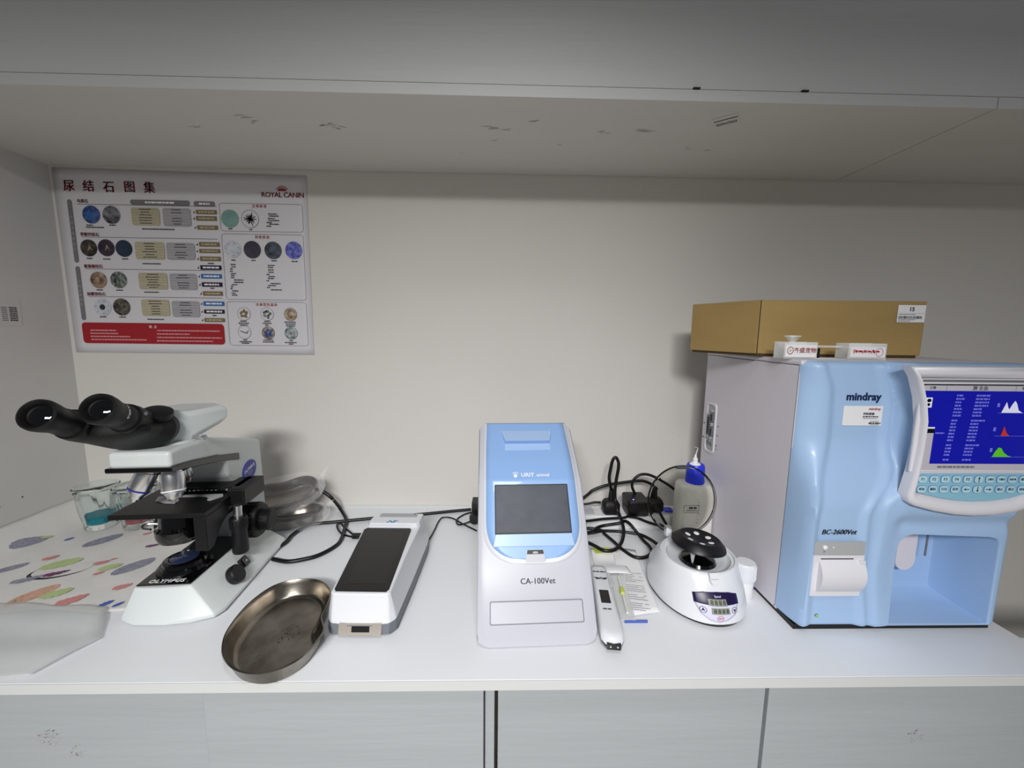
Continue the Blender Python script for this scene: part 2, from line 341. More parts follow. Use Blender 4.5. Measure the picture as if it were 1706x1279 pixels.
CAB_I = [(0.163,-.193,0.05), (0.213,-.183,0.05), (0.243,-.175,0.05), (0.27,-.171,0.05), (0.3,-.167,0.05), (0.316,-.144,0.042)]
CAB_J = [(0.162,-.202,0.022), (0.215,-.185,0.022), (0.235,-.164,0.022), (0.256,-.152,0.022), (0.293,-.159,0.032), (0.308,-.149,0.032), (0.316,-.165,0.032), (0.329,-.183,0.018), (0.339,-.202,0.008), (0.343,-.224,0.008), (0.34,-.248,0.008), (0.325,-.267,0.008), (0.307,-.274,0.008), (0.291,-.267,0.008), (0.276,-.238,0.008), (0.265,-.202,0.008), (0.253,-.167,0.008), (0.251,-.152,0.008), (0.226,-.14,0.008), (0.181,-.14,0.008)]
CAB_K = [(0.164,-.194,0.016), (0.217,-.179,0.016), (0.246,-.169,0.016), (0.271,-.169,0.016), (0.294,-.172,0.016), (0.333,-.185,0.016), (0.351,-.208,0.016), (0.36,-.233,0.016)]
CAB_L = [(0.316,-.144,0.042), (0.342,-.141,0.036), (0.359,-.161,0.036), (0.384,-.183,0.036), (0.401,-.201,0.036)]
CAB_M = [(0.369,-.16,0.084), (0.388,-.16,0.062), (0.403,-.16,0.037), (0.416,-.16,0.018)]
PAPER1 = [(0.255,-.226), (0.307,-.236), (0.285,-.443), (0.224,-.454)]
PAPER2 = [(0.222,-.196), (0.268,-.196), (0.254,-.311), (0.231,-.424), (0.184,-.362)]
PACKET = [(0.213,-.294), (0.237,-.298), (0.223,-.452), (0.201,-.451)]
BLUEEDGE = [(0.211,-.448), (0.242,-.449)]
LABELYG = [(0.222,-.199), (0.262,-.196), (0.261,-.221), (0.223,-.226)]
def WF(x, y, z): return fr((x, y, z), (1, 0, 0), (0, 0, 1))      # a frame facing -Y
# ================================================================ setting
XL, XR, HS = -1.1406, 0.8700, 0.8979
struct(MB().add(box(-1.6, 2.6, 0, .05, -.8, 1.5), 'wall').build('wall_back'))
struct(MB().add(box(XL-.03, XL, -.57, 0, -.8, HS), 'lamside').build('wall_left'))
struct(MB().add(box(-3.2, 3.2, -4, .05, -.85, -.8), 'floor').build('floor'))
struct(MB().add(box(XL, .50, -.004, 0, 0, .007), 'edge').build('trim_1'))
# ---- countertop
ct = MB(); ct.add(prism([(XL, 0), (XL, -.577), (1.25, -.577), (1.25, -.503), (XR, -.503), (XR, 0)], -.016, 0), 'top')
ct = ct.build('countertop', bevel=.0008, seg=2)
tag(ct, 'long white laminate countertop carrying the lab instruments', 'countertop')
eb = MB().add(box(XL, 1.25, -.5785, -.5771, -.0158, -.0004), 'edge').build('front_edge_band', ct)
# ---- base cabinets
def base_cab(x0, x1, dx0, dx1, dy, label, stile=None, dirt=()):
    t = thing('base_cabinet', label, 'cabinet', (x0, -.53, -.8), group='base cabinets under the counter')
    def b(*a): return (a[0]-x0, a[1]-x0, a[2]+.53, a[3]+.53, a[4]+.8, a[5]+.8)
    m = MB()
    m.add(box(*b(x0, x1, -.52, -.01, -.72, -.70)), 'lamside'); m.add(box(*b(x0, x0+.016, -.535, -.01, -.80, -.017)), 'lamside')
    m.add(box(*b(x1-.016, x1, -.535, -.01, -.80, -.017)), 'lamside'); m.add(box(*b(x0, x1, -.02, -.01, -.8, -.017)), 'lamside')
    m.build('cabinet_body', t)
    d = MB().add(box(*b(dx0, dx1, dy, dy+.018, -.72, -.0225)), 'lamdim').build('door', t, bevel=.0012)
    if stile:
        MB().add(box(*b(stile[0], stile[1], -.553, -.536, -.72, -.018)), 'lamdim').build('filler_strip', t, bevel=.0008)
    for i, (x, z, r, k) in enumerate(dirt):
        m = MB()
        for q in range(k):
            a = rnd.uniform(0, 6.3); s = r*rnd.random()**.5
            cx, cz = x+s*math.cos(a)*1.1-x0, z+s*math.sin(a)+.8; w = rnd.uniform(.0004, .0014)
            m.add(flat(ell(cx, cz, w*1.6, w*.45, 8, rnd.uniform(.1, .6))), 'dirt' if rnd.random() < .12 else 'scuff', WF(0, dy+.53-.0003, 0))
        m.build('scuff_mark' if r < .02 else 'smudge', d)
    return t
base_cab(-1.14, -.445, -1.125, -.4445, -.551, 'leftmost pale base cabinet, its door smudged near the left end', dirt=[(-.68, -.115, .016, 90), (-.64, -.14, .012, 30)])
base_cab(-.444, -.008, -.4345, -.0245, -.565, 'base cabinet below the grey analyzer and steel dish, its door slightly proud', stile=(-.0225, -.0085))
base_cab(-.0035, .413, -.0030, .4105, -.551, 'clean pale base cabinet right of the dark vertical gap, below the blue benchtop analyzers')
base_cab(.4145, .875, .4165, .868, -.551, 'rightmost pale base cabinet, below the large blue blood analyzer', dirt=[(.66, -.13, .012, 30)])
MB().add(box(-.0072, -.0046, -.545, -.1, -.79, -.0165), 'darkgap').build('shadow_gap_strip', bpy.data.objects['base_cabinet.001']).matrix_parent_inverse = bpy.data.objects['base_cabinet.001'].matrix_basis.inverted()
# ---- wall cabinets above
def wall_cab(x0, x1, label, d0, d1):
    t = thing('wall_cabinet', label, 'cabinet', (x0, 0, HS), group='wall cabinets above the counter')
    w = x1-x0
    MB().add(box(.0006, w-.0012, -.3477, -.001, 0, .0183), 'lamshelf').build('bottom_panel', t, bevel=.0006)
    MB().add(box(0, w-.0008, -.3487, -.3478, 0, .0183), 'lam').build('edge_strip', t)
    MB().add(box(0, .016, -.33, -.01, .0184, .60), 'lamside').add(box(w-.0168, w-.0008, -.33, -.01, .0184, .60), 'lamside').add(box(0, w-.0008, -.33, -.01, .585, .60), 'lamside').build('cabinet_body', t)
    d = MB().add(box(d0-x0, d1-x0, -.3475, -.331, .0197, .60), 'lam').build('door', t, bevel=.0008)
    return t
wc = wall_cab(-1.55, .8674, 'long pale wall cabinet over the counter, its underside scuffed and carrying a small label', -1.548, 1.198)
wc2 = wall_cab(.8682, 2.2, 'wall cabinet at the far upper right, beyond the shelf joint', 1.202, 2.198)
m = MB()
for x, y, l, a in [(-.62, -.22, .02, .3), (-.5, -.26, .03, .2), (-.49, -.24, .025, .1), (-.36, -.23, .03, .4), (-.33, -.225, .02, -.2), (-.34, -.24, .018, .2), (-.03, -.24, .035, .05), (0, -.235, .012, .1), (.06, -.27, .02, .2), (.12, -.17, .008, .2), (.2, -.23, .02, .5), (-.1, -.12, .01, .2), (.28, -.24, .03, .1), (.4, -.17, .02, -.1), (.45, -.16, .012, .3), (-.02, -.19, .01, 0)]:
    m = MB()
    for k in range(3):
        m.add(flat(ell(x+1.55+rnd.uniform(-.008, .008), -y+rnd.uniform(-.006, .006), l*rnd.uniform(.2, .5), .0007+.0007*rnd.random(), 10, a+rnd.uniform(-.2, .2))), 'scuff', fr((0, 0, -.0004), (1, 0, 0), (0, -1, 0)))
    m.build('scuff_mark', wc)
m = MB(); X = T(1.55+.417, -.288, -.0004) @ RZ(-37) @ fr((0, 0, 0), (1, 0, 0), (0, -1, 0))
m.add(flat(rr(-.022, -.02, .022, .018, .001)), 'lamshelf', X)
m.add(flat(rr(-.02, .003, .02, .006, .0002), .0003), 'black', X)
for k in range(12): m.add(flat(rr(-.018+k*.003, -.016, -.0165+k*.003, -.005-rnd.random()*.003, .0002), .0003), 'ink', X)
m.build('barcode_label', wc)
for x in (.33, .52): MB().add(box(x+1.55-.006, x+1.55+.006, -.352, -.3476, .0185, .0205), 'darkgap').build('door_bumper', wc)
# small print sticker on the left wall
m = MB(); X = fr((XL+.0005, -.128, .528), (0, 1, 0), (0, 0, 1))
m.add(flat(rr(-.036, -.030, .024, .032, .002)), 'lamside', X)
for k in range(8): greek(m, -.014, .012-k*.0042, .011, .0018, 'greyink', X); greek(m, .001, .012-k*.0042, .015, .0024, 'ink', X)
tag(m.build('wall_sticker', origin=(XL, -.128, .50)), 'small faded sticker of fine print on the left side panel', 'sticker')
m = MB()
for y, z in ((-.2, .09), (-.155, .095)): m.add(cyl(.0016, .0006, 10), 'black', fr((XL, y, z), (0, 1, 0), (0, 0, 1)))
struct(m.build('trim_2'))

# ================================================================ poster
PX, PZ = -1.132, .431
ps = MB(); n = 24
out = [(-.001, .461), (.629, .452), (.626, -.001), (.003, .0)]
v = []; f = []
for j in range(n+1):
    for i in range(n+1):
        a, b = i/n, j/n
        x = (out[3][0]*(1-a)+out[2][0]*a)*(1-b)+(out[0][0]*(1-a)+out[1][0]*a)*b
        z = (out[3][1]*(1-a)+out[2][1]*a)*(1-b)+(out[0][1]*(1-a)+out[1][1]*a)*b
        y = -.0015 - .0003*math.sin(a*9)
        v.append((x, y, z))
for j in range(n):
    for i in range(n): k = j*(n+1)+i; f.append((k, k+1, k+n+2, k+n+1))
ps.add((v, f), 'poster')
poster = ps.build('poster', solid=.0004); poster.location = (PX, 0, PZ)
tag(poster, 'printed bladder-stone chart poster with red title on the back wall', 'poster')
Xp = fr((0, -.0028, 0), (1, 0, 0), (0, 0, 1))
def PB(): return MB()
m = PB()
for (x, z), s in zip(P_TITLE, '尿结石图集'): PB().add(text(s, .029, heavy=.0006), 'darkred', Xp @ T(x, z, 0)).build('title_character', poster)
m = PB(); m.add(text('ROYAL CANIN', .0172, heavy=.0003, spacing=.93), 'red', Xp @ T(.568, .4045, 0))
for k in range(-3, 4):
    a = R(90-k*17); r = .0215
    m.add(flat(ell(.567+math.cos(a)*r*.75, .409+math.sin(a)*r*.78, .0017, .0017, 12), .0003), 'red', Xp)
    if abs(k) < 3: m.add(flat(ell(.567+math.cos(a)*r*.58, .408+math.sin(a)*r*.58, .0012, .0028, 10, a-math.pi/2), .0003), 'red', Xp)
m.add(flat([(.556, .4145), (.578, .4145), (.5765, .4175), (.567, .419), (.5575, .4175)], .0003), 'red', Xp)
m.build('crown_logo', poster)
for i, (x, z, w, h) in enumerate(P_PILL):
    m = PB()
    if i < 2: x += .001*i; m.add(flat(rr(x+.001, z, x+.012, z+h, .0055), .0002), 'greyink', Xp)
    else: m.add(flat(rr(x, z, x+w, z+h, .005), .0002), 'greyink', Xp)
    if i < 2:
        for k, s in enumerate('犬猫主要尿结石' if i == 0 else '犬猫次要结石'):
            m.add(text(s, .0085, ext=.0001), 'silver', Xp @ T(x+.0065, z+h*.72-k*h*.085, .0004))
    else: greek(m, x+w*.25, z+h/2, w*.5, .0045, 'whiteink', Xp)
    m.build('heading_bar', poster)
for (x, z), s in zip(P_HEAD[:4], ('鸟粪石', '草酸钙结石', '胱氨酸结石', '尿酸铵结石')): PB().add(text(s, .0095, heavy=.00015), 'red' if x > .07 else 'darkred', Xp @ T(x, z+.001, .0002)).build('section_heading', poster)
for (x, z), s in zip(P_HEAD[4:], ('正常尿液', '异常尿液', '非典型性晶体')): PB().add(text(s, .0085, spacing=1.25), 'red', Xp @ T(x, z, .0002)).build('section_heading', poster)
for x, z, w in P_LINE: PB().add(flat([(x, z-.0004), (x+w, z-.0004), (x+w, z+.0004), (x, z+.0004)], .0002), 'ink', Xp).build('rule_line', poster)
for x, z, r, k in P_CIRC:
    m = PB(); m.add(flat(ell(x, z, r, r, 36), .0003), 'c%d' % k, Xp)
    if k in (0,): m.add(flat([(x-.012, z+.006), (x-.004, z+.012), (x+.006, z-.006), (x-.002, z-.012)], .0005), 'blueink', Xp)
    if k == 7:
        m.add(flat(ell(x, z, r*.35, r*.35, 7), .0005), 'ink', Xp) if z < .2 else None
        for q in range(7): a = q*.9+.3; m.add(flat(ell(x+r*.75*math.cos(a), z+r*.75*math.sin(a), .0015, .001, 6), .0005), 'ink', Xp)
    if k == 10:
        m = PB(); m.add(flat(ell(x, z, r, r, 36), .0003), 'poster', Xp)
        m.add(ringpoly(ell(x, z, r, r, 36), ell(x, z, r*.965, r*.965, 36), .0004, .0005), 'ink', Xp)
        for q in range(15):
            a = q*.42+rnd.uniform(-.1, .1); l = r*rnd.uniform(.55, .95)
            m.add(flat(ell(x+l*.5*math.cos(a), z+l*.5*math.sin(a), l*.5, .0013, 10, a), .0006), 'black', Xp)
    if k in (2, 3): m.add(flat([(x-.004, z-.008), (x+.002, z+.009), (x+.01, z-.006), (x+.003, z-.001)], .0005), 'c16', Xp)
    if k in (14, 15, 16, 17, 18, 19):
        m = PB(); m.add(flat(ell(x, z, r, r, 30), .0003), 'c%d' % k if k in (16, 18, 19) else 'poster', Xp)
        m.add(ringpoly(ell(x, z, r, r, 30), ell(x, z, r*.95, r*.95, 30), .0004, .0005), 'greyink', Xp)
        for q in range(5 if k != 17 else 0):
            a = q*1.3+k; m.add(flat(ell(x+r*.42*math.cos(a), z+r*.42*math.sin(a), r*.33, r*.22, 9, a*1.7), .0005), 'c%d' % {14: 18, 15: 6, 16: 14, 18: 0, 19: 17}[k] if k != 14 else 'brown', Xp)
        if k == 17: m.add(flat(ell(x-.002, z, .012, .0012, 8, -.35), .0005), 'black', Xp); m.add(flat(ell(x+.008, z+.001, .006, .001, 8, .8), .0005), 'black', Xp)
    m.build('micrograph', poster)
for L, c in ((P_TAN, 'tan'), (P_GREY, 'silver')):
    for x, z, w, h in L:
        m = PB()
        m.add(flat(rr(x, z, x+w, z+h, .006), .0002), c, Xp)
        for k in range(1, 6): m.add(flat([(x+.001, z+h*k/6.2-.0002), (x+w-.001, z+h*k/6.2-.0002), (x+w-.001, z+h*k/6.2+.0002), (x+.001, z+h*k/6.2+.0002)], .0003), 'poster', Xp)
        for k in range(6):
            l = w*rnd.uniform(.25, .5)
            if (c == 'silver' and k == 2): continue
            greek(m, x+w/2-l/2, z+h-.004-k*h/6.4, l, .0022, 'ink', Xp)
        m.build('data_table', poster)
for x, z, w, h, k in P_TAG:
    m = PB()
    m.add(flat(rr(x, z, x+w, z+h, .0004), .0002), ('brown', 'blueink', 'navy')[k], Xp)
    greek(m, x+w*.12, z+h/2, w*.76, .0042, 'tan' if k == 0 else 'whiteink', Xp)
    if k != 2 or h > 0: m.add(flat([(x-.008, z+h*.25), (x-.004, z+h*.2), (x-.003, z+h*.8), (x-.0055, z+h*.5)], .0002), 'ink', Xp)
    m.build('product_tag', poster)
for x, z, w, h in P_PANEL: PB().add(ringpoly(rr(x, z, x+w, z+h, .008, 6), rr(x+.0007, z+.0007, x+w-.0007, z+h-.0007, .0073, 6), .0001, .0003), 'greyink', Xp).build('panel_outline', poster)
m = PB(); x, z, w, h = P_RED[0]; m.add(flat(rr(x, z, x+w, z+h, .009, 6), .0002), 'red', Xp)
for x, z, w in P_RTEXT[:8]: greek(m, x, z, w, .0032, 'pinkink', Xp)
m.add(text('观  点', .008), 'whiteink', Xp @ T(P_RTEXT[8][0]+.01, P_RTEXT[8][1], .0004))
m.build('summary_box', poster)
m = PB()
for x, z, w in P_TEXT: greek(m, x, z, w, .0026, 'ink', Xp)
m.build('fine_print', poster)

# ================================================================ table cover and film
cv = MB(); nx, ny = 60, 46; v = []; f = []
def coverz(x, y):
    u = max(0, (XL+.075)-x)
    return .0016+.0012*(math.sin(x*70+y*30)*math.sin(y*55-x*20)+1)*.5 + (u*u*7.5)
for j in range(ny+1):
    for i in range(nx+1):
        x = XL+.002+(.545)*i/nx; y0 = -.435-.012*math.sin(i*.3)*.4+.008*i/nx; y = y0+(-.012-y0)*j/ny
        v.append((x, y, coverz(x, y)))
for j in range(ny):
    for i in range(nx): k = j*(nx+1)+i; f.append((k, k+1, k+nx+2, k+nx+1))
cv.add((v, f), 'cover')
cover = cv.build('table_cover', origin=(-.9, -.2, 0), solid=.0004)
tag(cover, 'white fruit-printed plastic table cover under the microscope', 'table cover')
Xc = T(.9, .2, 0)
def seg4(s): x0, y0, x1, y1 = s; return (x0+x1)/2, (y0+y1)/2, math.hypot(x1-x0, y1-y0)/2, math.atan2(y1-y0, x1-x0)
def dec(poly, m, c, dz=0):  # printed shape draped on the cover
    v = [(x, y, coverz(x, y)+.0006+dz) for x, y in poly]; cx = sum(p[0] for p in v)/len(v); cy = sum(p[1] for p in v)/len(v)
    v.append((cx, cy, coverz(cx, cy)+.0008+dz)); k = len(poly)
    m.add((v, [(i, (i+1) % k, k) for i in range(k)]), c, Xc)
def wob(cx, cy, a, b, rot, n=40, w=.08, q=9): return [(p[0]+w*b*math.sin(i*q*6.283/n)*math.cos(i), p[1]+w*b*math.sin(i*q*6.283/n)*math.sin(i)) for i, p in enumerate(ell(cx, cy, a, b, n, rot))]
for s in BERRY:
    m = MB(); cx, cy, l, a = seg4(s); dec(wob(cx, cy, l, l*.5, a), m, 'berry')
    for k in range(14):
        t = rnd.uniform(0, 6.3); q = rnd.random()**.5*.75; ex, ey = l*q*math.cos(t), l*.5*q*math.sin(t)
        dec(ell(cx+ex*math.cos(a)-ey*math.sin(a), cy+ex*math.sin(a)+ey*math.cos(a), .0022, .0014, 8, a), m, 'silver', .0006)
    m.build('berry_print', cover)
for s in STRAW:
    m = MB(); cx, cy, l, a = seg4(s); dec(wob(cx, cy, l, l*.5, a, w=.04), m, 'straw')
    for k in range(16):
        t = rnd.uniform(0, 6.3); q = rnd.random()**.5*.8; ex, ey = l*q*math.cos(t), l*.5*q*math.sin(t)
        dec(ell(cx+ex*math.cos(a)-ey*math.sin(a), cy+ex*math.sin(a)+ey*math.cos(a), .003, .0014, 8, a), m, 'tan', .0006)
    m.build('strawberry_print', cover)
for x, y, r in REDS: m = MB(); dec(wob(x, y, r*.62, r*.33, rnd.uniform(.3, 1.0), w=.6, q=4), m, 'redp', .001); m.build('fruit_print', cover)
m = MB()
cx, cy, l, a = seg4(RING[0]); dec(ell(cx, cy, l*.95, l*.55, 40, a), m, 'ink'); dec(ell(cx+.003, cy+.004, l*.93, l*.52, 40, a), m, 'cover', .0005); m.build('turnip_print', cover)
for x, y, r in PURP: m = MB(); dec(wob(x, y, r*.8, r*.3, .5, w=.6, q=4), m, 'purp' if r < .024 else 'berry', .0012); m.build('leaf_print', cover)
for x, y, r in BLUES: m = MB(); dec(wob(x, y, r*.55, r*.28, .9, w=.6, q=5), m, 'bluep', .0012); m.build('petal_print', cover)
for x, y, r in LEAFS: m = MB(); dec(wob(x, y, r*.62, r*.34, .5, w=.3, q=5), m, 'leaf', .0014); m.build('leaf_print', cover)
# clear film in front
v = []; f = []; q4 = [(-.93, -.565), (-.672, -.572), (-.632, -.482), (-.742, -.405), (-1.0, -.40)]
poly = q4; m = MB(); nn = 24
for j in range(nn+1):
    for i in range(nn+1):
        a, b = i/nn, j/nn
        x = (-.98*(1-a)-.672*a)*(1-b)+(-1.02*(1-a)-.70*a)*b; y = (-.57)*(1-b)+(-.402-.02*a)*b
        if a > .9: x += .045*(1-abs(b-.5)*2)*(a-.9)/.1
        v.append((x, y, .0068+.0016*math.sin(x*60+y*25)+.0015*math.sin(y*80)))
for j in range(nn):
    for i in range(nn): k = j*(nn+1)+i; f.append((k, k+1, k+nn+2, k+nn+1))
m.add((v, f), 'filmw')
tag(m.build('plastic_sheet', origin=(-.85, -.49, 0), solid=.0003), 'frosted clear plastic sheet at the front left corner of the counter', 'plastic sheet')

# ================================================================ glass jars
def jar(x, y, liq, label, s=1.0):
    t = thing('glass_jar', label, 'jar', (x, y, .0035), group='faceted glass staining jars')
    N = 48
    def ring(r, z, fa=0): return [(((r+fa*math.cos(10*2*math.pi*i/N))*math.cos(2*math.pi*i/N)), ((r+fa*math.cos(10*2*math.pi*i/N))*math.sin(2*math.pi*i/N)), z) for i in range(N)]
    rings = [ring(.029*s, 0), ring(.031*s, .004), ring(.0305*s, .012, .0012), ring(.036*s, .05, .0018), ring(.039*s, .082, .0012), ring(.0385*s, .092), ring(.042*s, .095), ring(.042*s, .099), ring(.0385*s, .101),
             ring(.0345*s, .10), ring(.035*s, .08), ring(.032*s, .05), ring(.0275*s, .014), ring(.02*s, .010)]
    MB().add(loft(rings), 'glass').build('jar_body', t)
    MB().add(loft([ring(.0270*s, .0145), ring(.0292*s, .034)]), liq).build('liquid', t)
    MB().add(lathe([(0, .103), (.043*s, .103), (.044*s, .1055), (.042*s, .108), (.030*s, .110), (.012, .111), (0, .111)], 48), 'glass').build('lid', t)
    return t
jar(-1.003, -.118, 'liqblue', 'lidded glass jar of blue-green liquid by the left wall')
jar(-.913, -.115, 'liqred', 'lidded glass jar with a little red stain, half hidden behind the microscope', .98)
# ================================================================ microscope (local axes, rotated 4.5 degrees)
sc = thing('microscope', 'pale grey-green binocular microscope with black stage and eyepieces', 'microscope', (-.595, -.33, .004), 4.5)
def foot(k, z, s=0):   # base footprint shrinking from bottom to top edge
    bot = [(-.064, -.112), (-.058, -.124), (-.03, -.138), (.02, -.142), (.06, -.139), (.092, -.128), (.1, -.112), (.1, .0), (.1, .13), (.05, .15), (-.04, .15), (-.064, .13), (-.064, 0)]
    top = [(-.046, -.100), (-.045, -.108), (-.03, -.111), (.0, -.112), (.025, -.111), (.045, -.108), (.048, -.098), (.052, .0), (.056, .11), (.04, .125), (-.03, .125), (-.048, .11), (-.047, 0)]
    return [(a[0]*(1-k)+b[0]*k, a[1]*(1-k)+b[1]*k, z) for a, b in zip(bot, top)]
MB().add(loft([foot(0, 0), foot(0, .006), foot(.12, .012), foot(.9, .046), foot(1, .050)]), 'scope').build('base', sc, bevel=.002)
plate = [(-.044, -.106), (.044, -.106), (.05, .06), (-.045, .06)]
bp = MB().add(prism(plate, .0502, .0525), 'blackgloss').build('base_plate', sc, bevel=.0008)
MB().add(text('OLYMPUS', .0125, bold=.0003, spacing=1.1), 'whiteink', T(0, -.097, .0527)).build('brand_lettering', bp)
il = MB().add(lathe([(.043, .0525), (.043, .057), (.038, .062), (.035, .062), (.033, .069), (.029, .071), (.024, .071), (.023, .069)], 48), 'blackgloss', T(0, -.05, 0)).build('illuminator', sc)
MB().add(lathe([(0, .0695), (.0225, .0695), (.0225, .0715), (.018, .073), (0, .0735)], 40), 'filter', T(0, -.05, 0)).build('blue_filter', il)
# arm : side profile (y,z) extruded in x
prof = [(.158, .045), (.150, .242), (.13, .248), (0, .286), (-.05, .294), (-.104, .297), (-.13, .296), (-.13, .268), (-.08, .262), (-.01, .250), (.012, .236), (.02, .2), (.03, .19), (.062, .15), (.062, .045)]
def xpr(prof, x0, x1): return loft([[(x0, y, z) for y, z in prof], [(x1, y, z) for y, z in prof]])
arm = MB().add(xpr(prof, -.046, .048), 'scope').build('arm', sc, bevel=.007, seg=3)
bd = MB(); Xs = fr((.0492, .094, .187), (0, 1, 0), (0, -.25, 1)); bd.add(prism(ell(0, 0, .027, .021, 36, .25), -.001, .0008), 'badge', Xs)
bd.add(text('OLYMPUS', .0095), 'whiteink', Xs @ RZ(12) @ T(0, .004, .0010)); greek(bd, -.008, -.004, .018, .002, 'silver', Xs @ RZ(12), .0011); greek(bd, -.006, -.008, .014, .002, 'silver', Xs @ RZ(12), .0011)
bd.build('oval_badge', sc)
MB().add(xpr([(-.132, .262), (-.132, .270), (-.1, .268), (0, .251), (.06, .237), (.06, .222), (.0, .238), (-.1, .257)], -.05, .05), 'blackgloss').build('nosepiece_mount', sc, bevel=.002)
# nosepiece turret with objectives
ax = Vector((.004, -.062, .268))
np_ = thing  # placeholder name kept local
tu = MB().add(lathe([(0, .0), (.036, 0), (.037, -.008), (.030, -.020), (0, -.024)], 40), 'blackgloss', T(*ax) @ RX(10)).build('nosepiece', sc)
def objective(px, py, pz, tx, ty, tz, L, r, ring, nm):
    X = align((px, py, pz), (tx, ty, tz)); m = MB()
    m.add(lathe([(0, 0), (r*.86, 0), (r*.86, L*.12), (r, L*.13), (r, L*.62), (r*.96, L*.64), (r*.96, L*.70), (r*.72, L*.80), (r*.62, L*.90), (r*.36, L*.93), (r*.32, L), (0, L)], 40), 'chrome', X)
    o = m.build('objective', sc)
    MB().add(lathe([(r*1.01, L*.64), (r*1.012, L*.645), (r*1.012, L*.675), (r*1.0, L*.68)], 40), ring, X).build('colour_ring', o)
    return o
objective(-.022, -.078, .254, -.046, -.092, .196, .061, .0162, 'badge', 1)
objective(.014, -.080, .252, .022, -.092, .194, .058, .0172, 'whiteink', 2)
objective(-.030, -.06, .25, -.062, -.06, .204, .052, .0105, 'lime', 3)
objective(.010, -.045, .25, .010, -.035, .21, .04, .010, 'red', 4)
# stage
st = MB().add(box(-.092, .066, -.088, .072, .163, .172), 'black').build('stage', sc, bevel=.0015)
sl = MB().add(box(-.05, .075, .005, .060, .1722, .184), 'black').build('slide_carriage', sc, bevel=.0015)
MB().add(box(-.03, .066, .0035, .0048, .1735, .1825), 'blackgloss').build('scale_bar', sl)
m = MB()
for k in range(8): m.add(box(-.026+k*.008, -.0225+k*.008, .0030, .0034, .1775, .1785), 'midgrey')
m.build('scale_marks', sl)
for x in (.052, .066): MB().add(cyl(.0024, .0014, 16), 'chrome', fr((x, .0046, .178), (1, 0, 0), (0, 0, 1))).build('screw', sl)
m = MB(); m.add(prism([(-.062, -.012), (-.055, -.030), (-.03, -.042), (-.012, -.044), (-.012, -.038), (-.03, -.034), (-.044, -.022), (-.044, -.008)], .1724, .1740), 'midgrey')
m.build('slide_clip', sl)
m = MB(); m.add(prism([(-.02, -.006), (.05, -.006), (.056, -.016), (.045, -.034), (.038, -.034), (.036, -.030), (.040, -.024), (.030, -.021), (.028, -.016), (-.02, -.014)], .1724, .1738), 'midgrey')
m.build('slide_finger', sl)
MB().add(xpr([(-.088, .163), (-.088, .1), (-.07, .1), (-.045, .128), (.0, .150), (.045, .155), (.045, .163)], .045, .066), 'black').build('stage_bracket', sc, bevel=.002)
MB().add(box(.060, .092, -.012, .068, .150, .184), 'black').build('stage_drive_block', sc, bevel=.003)
MB().add(lathe([(0, .088), (.0075, .088), (.0075, .152), (0, .152)], 24), 'chrome', T(.078, -.012, 0)).build('drive_shaft', sc)
m = MB(); m.add(lathe([(0, .055), (.0135, .056), (.0145, .060), (.0135, .100), (.0155, .108), (.0155, .126), (.014, .1285), (0, .129)], 28), 'rubber', T(.078, -.012, 0))
for k in range(14):
    a = k*6.283/14; m.add(box(.0133, .0163, -.0009, .0009, .109, .125), 'rubber', T(.078, -.012, 0) @ RZ(math.degrees(a)))
m.build('stage_drive_knob', sc)
# condenser
cdn = MB().add(lathe([(0, .104), (.02, .105), (.034, .112), (.038, .122), (.038, .134), (.032, .140), (.03, .163), (0, .163)], 44), 'blackgloss', T(0, -.052, 0)).build('condenser', sc)
MB().add(tube([(-.038, -.052, .138), (-.052, -.055, .140), (-.058, -.062, .139), (-.052, -.068, .137), (-.038, -.07, .136)], .0022, 8, 5), 'chrome').build('aperture_lever', cdn)
MB().add(box(-.03, .03, -.03, .062, .11, .162), 'black').build('stage_support', sc, bevel=.003)
# focus knobs
def knob(sgn, lab):
    X = fr((.047*sgn, .052, .092), (0, 1, 0), (0, 0, sgn)) @ Matrix.Diagonal((1.12, 1.12, 1.05, 1))
    k0 = MB().add(lathe([(0, 0), (.033, 0), (.033, .006), (.026, .008), (0, .008)], 40), 'scope', X).build('knob_collar', sc)
    m = MB(); m.add(lathe([(0, .008), (.0305, .009), (.0315, .012), (.0315, .036), (.029, .040), (0, .040)], 48), 'rubber', X)
    for q in range(28): m.add(box(.0305, .0325, -.0011, .0011, .012, .035), 'rubber', X @ RZ(q*360/28))
    k1 = m.build('coarse_focus_knob', sc)
    m = MB(); m.add(lathe([(0, .040), (.0185, .040), (.0195, .043), (.0195, .058), (.017, .061), (0, .061)], 36), 'rubber', X)
    for q in range(20): m.add(box(.0185, .0204, -.0010, .0010, .043, .057), 'rubber', X @ RZ(q*18))
    m.build('fine_focus_knob', sc)
knob(1, 'r'); knob(-1, 'l')
# brightness dial and switch on the sloping right flank of the base
Xf = fr((.082, -.040, .0285), (0, 1, 0), (-.62, 0, 1))
MB().add(lathe([(0, 0), (.0165, 0), (.0175, .003), (.0175, .012), (.0155, .0145), (0, .015)], 36), 'rubber', Xf @ T(-.012, 0, 0)).build('brightness_dial', sc)
m = MB(); m.add(prism(rr(-.010, -.009, .010, .009, .001), -.004, .003), 'black', Xf @ T(.032, .004, 0)); m.add(prism(rr(-.008, -.007, .008, .007, .001), .003, .0045), 'blackgloss', Xf @ T(.032, .004, 0))
sw = m.build('power_switch', sc)
MB().add(text('- o', .006), 'whiteink', Xf @ T(.032, .004, .0047)).build('switch_mark', sw)
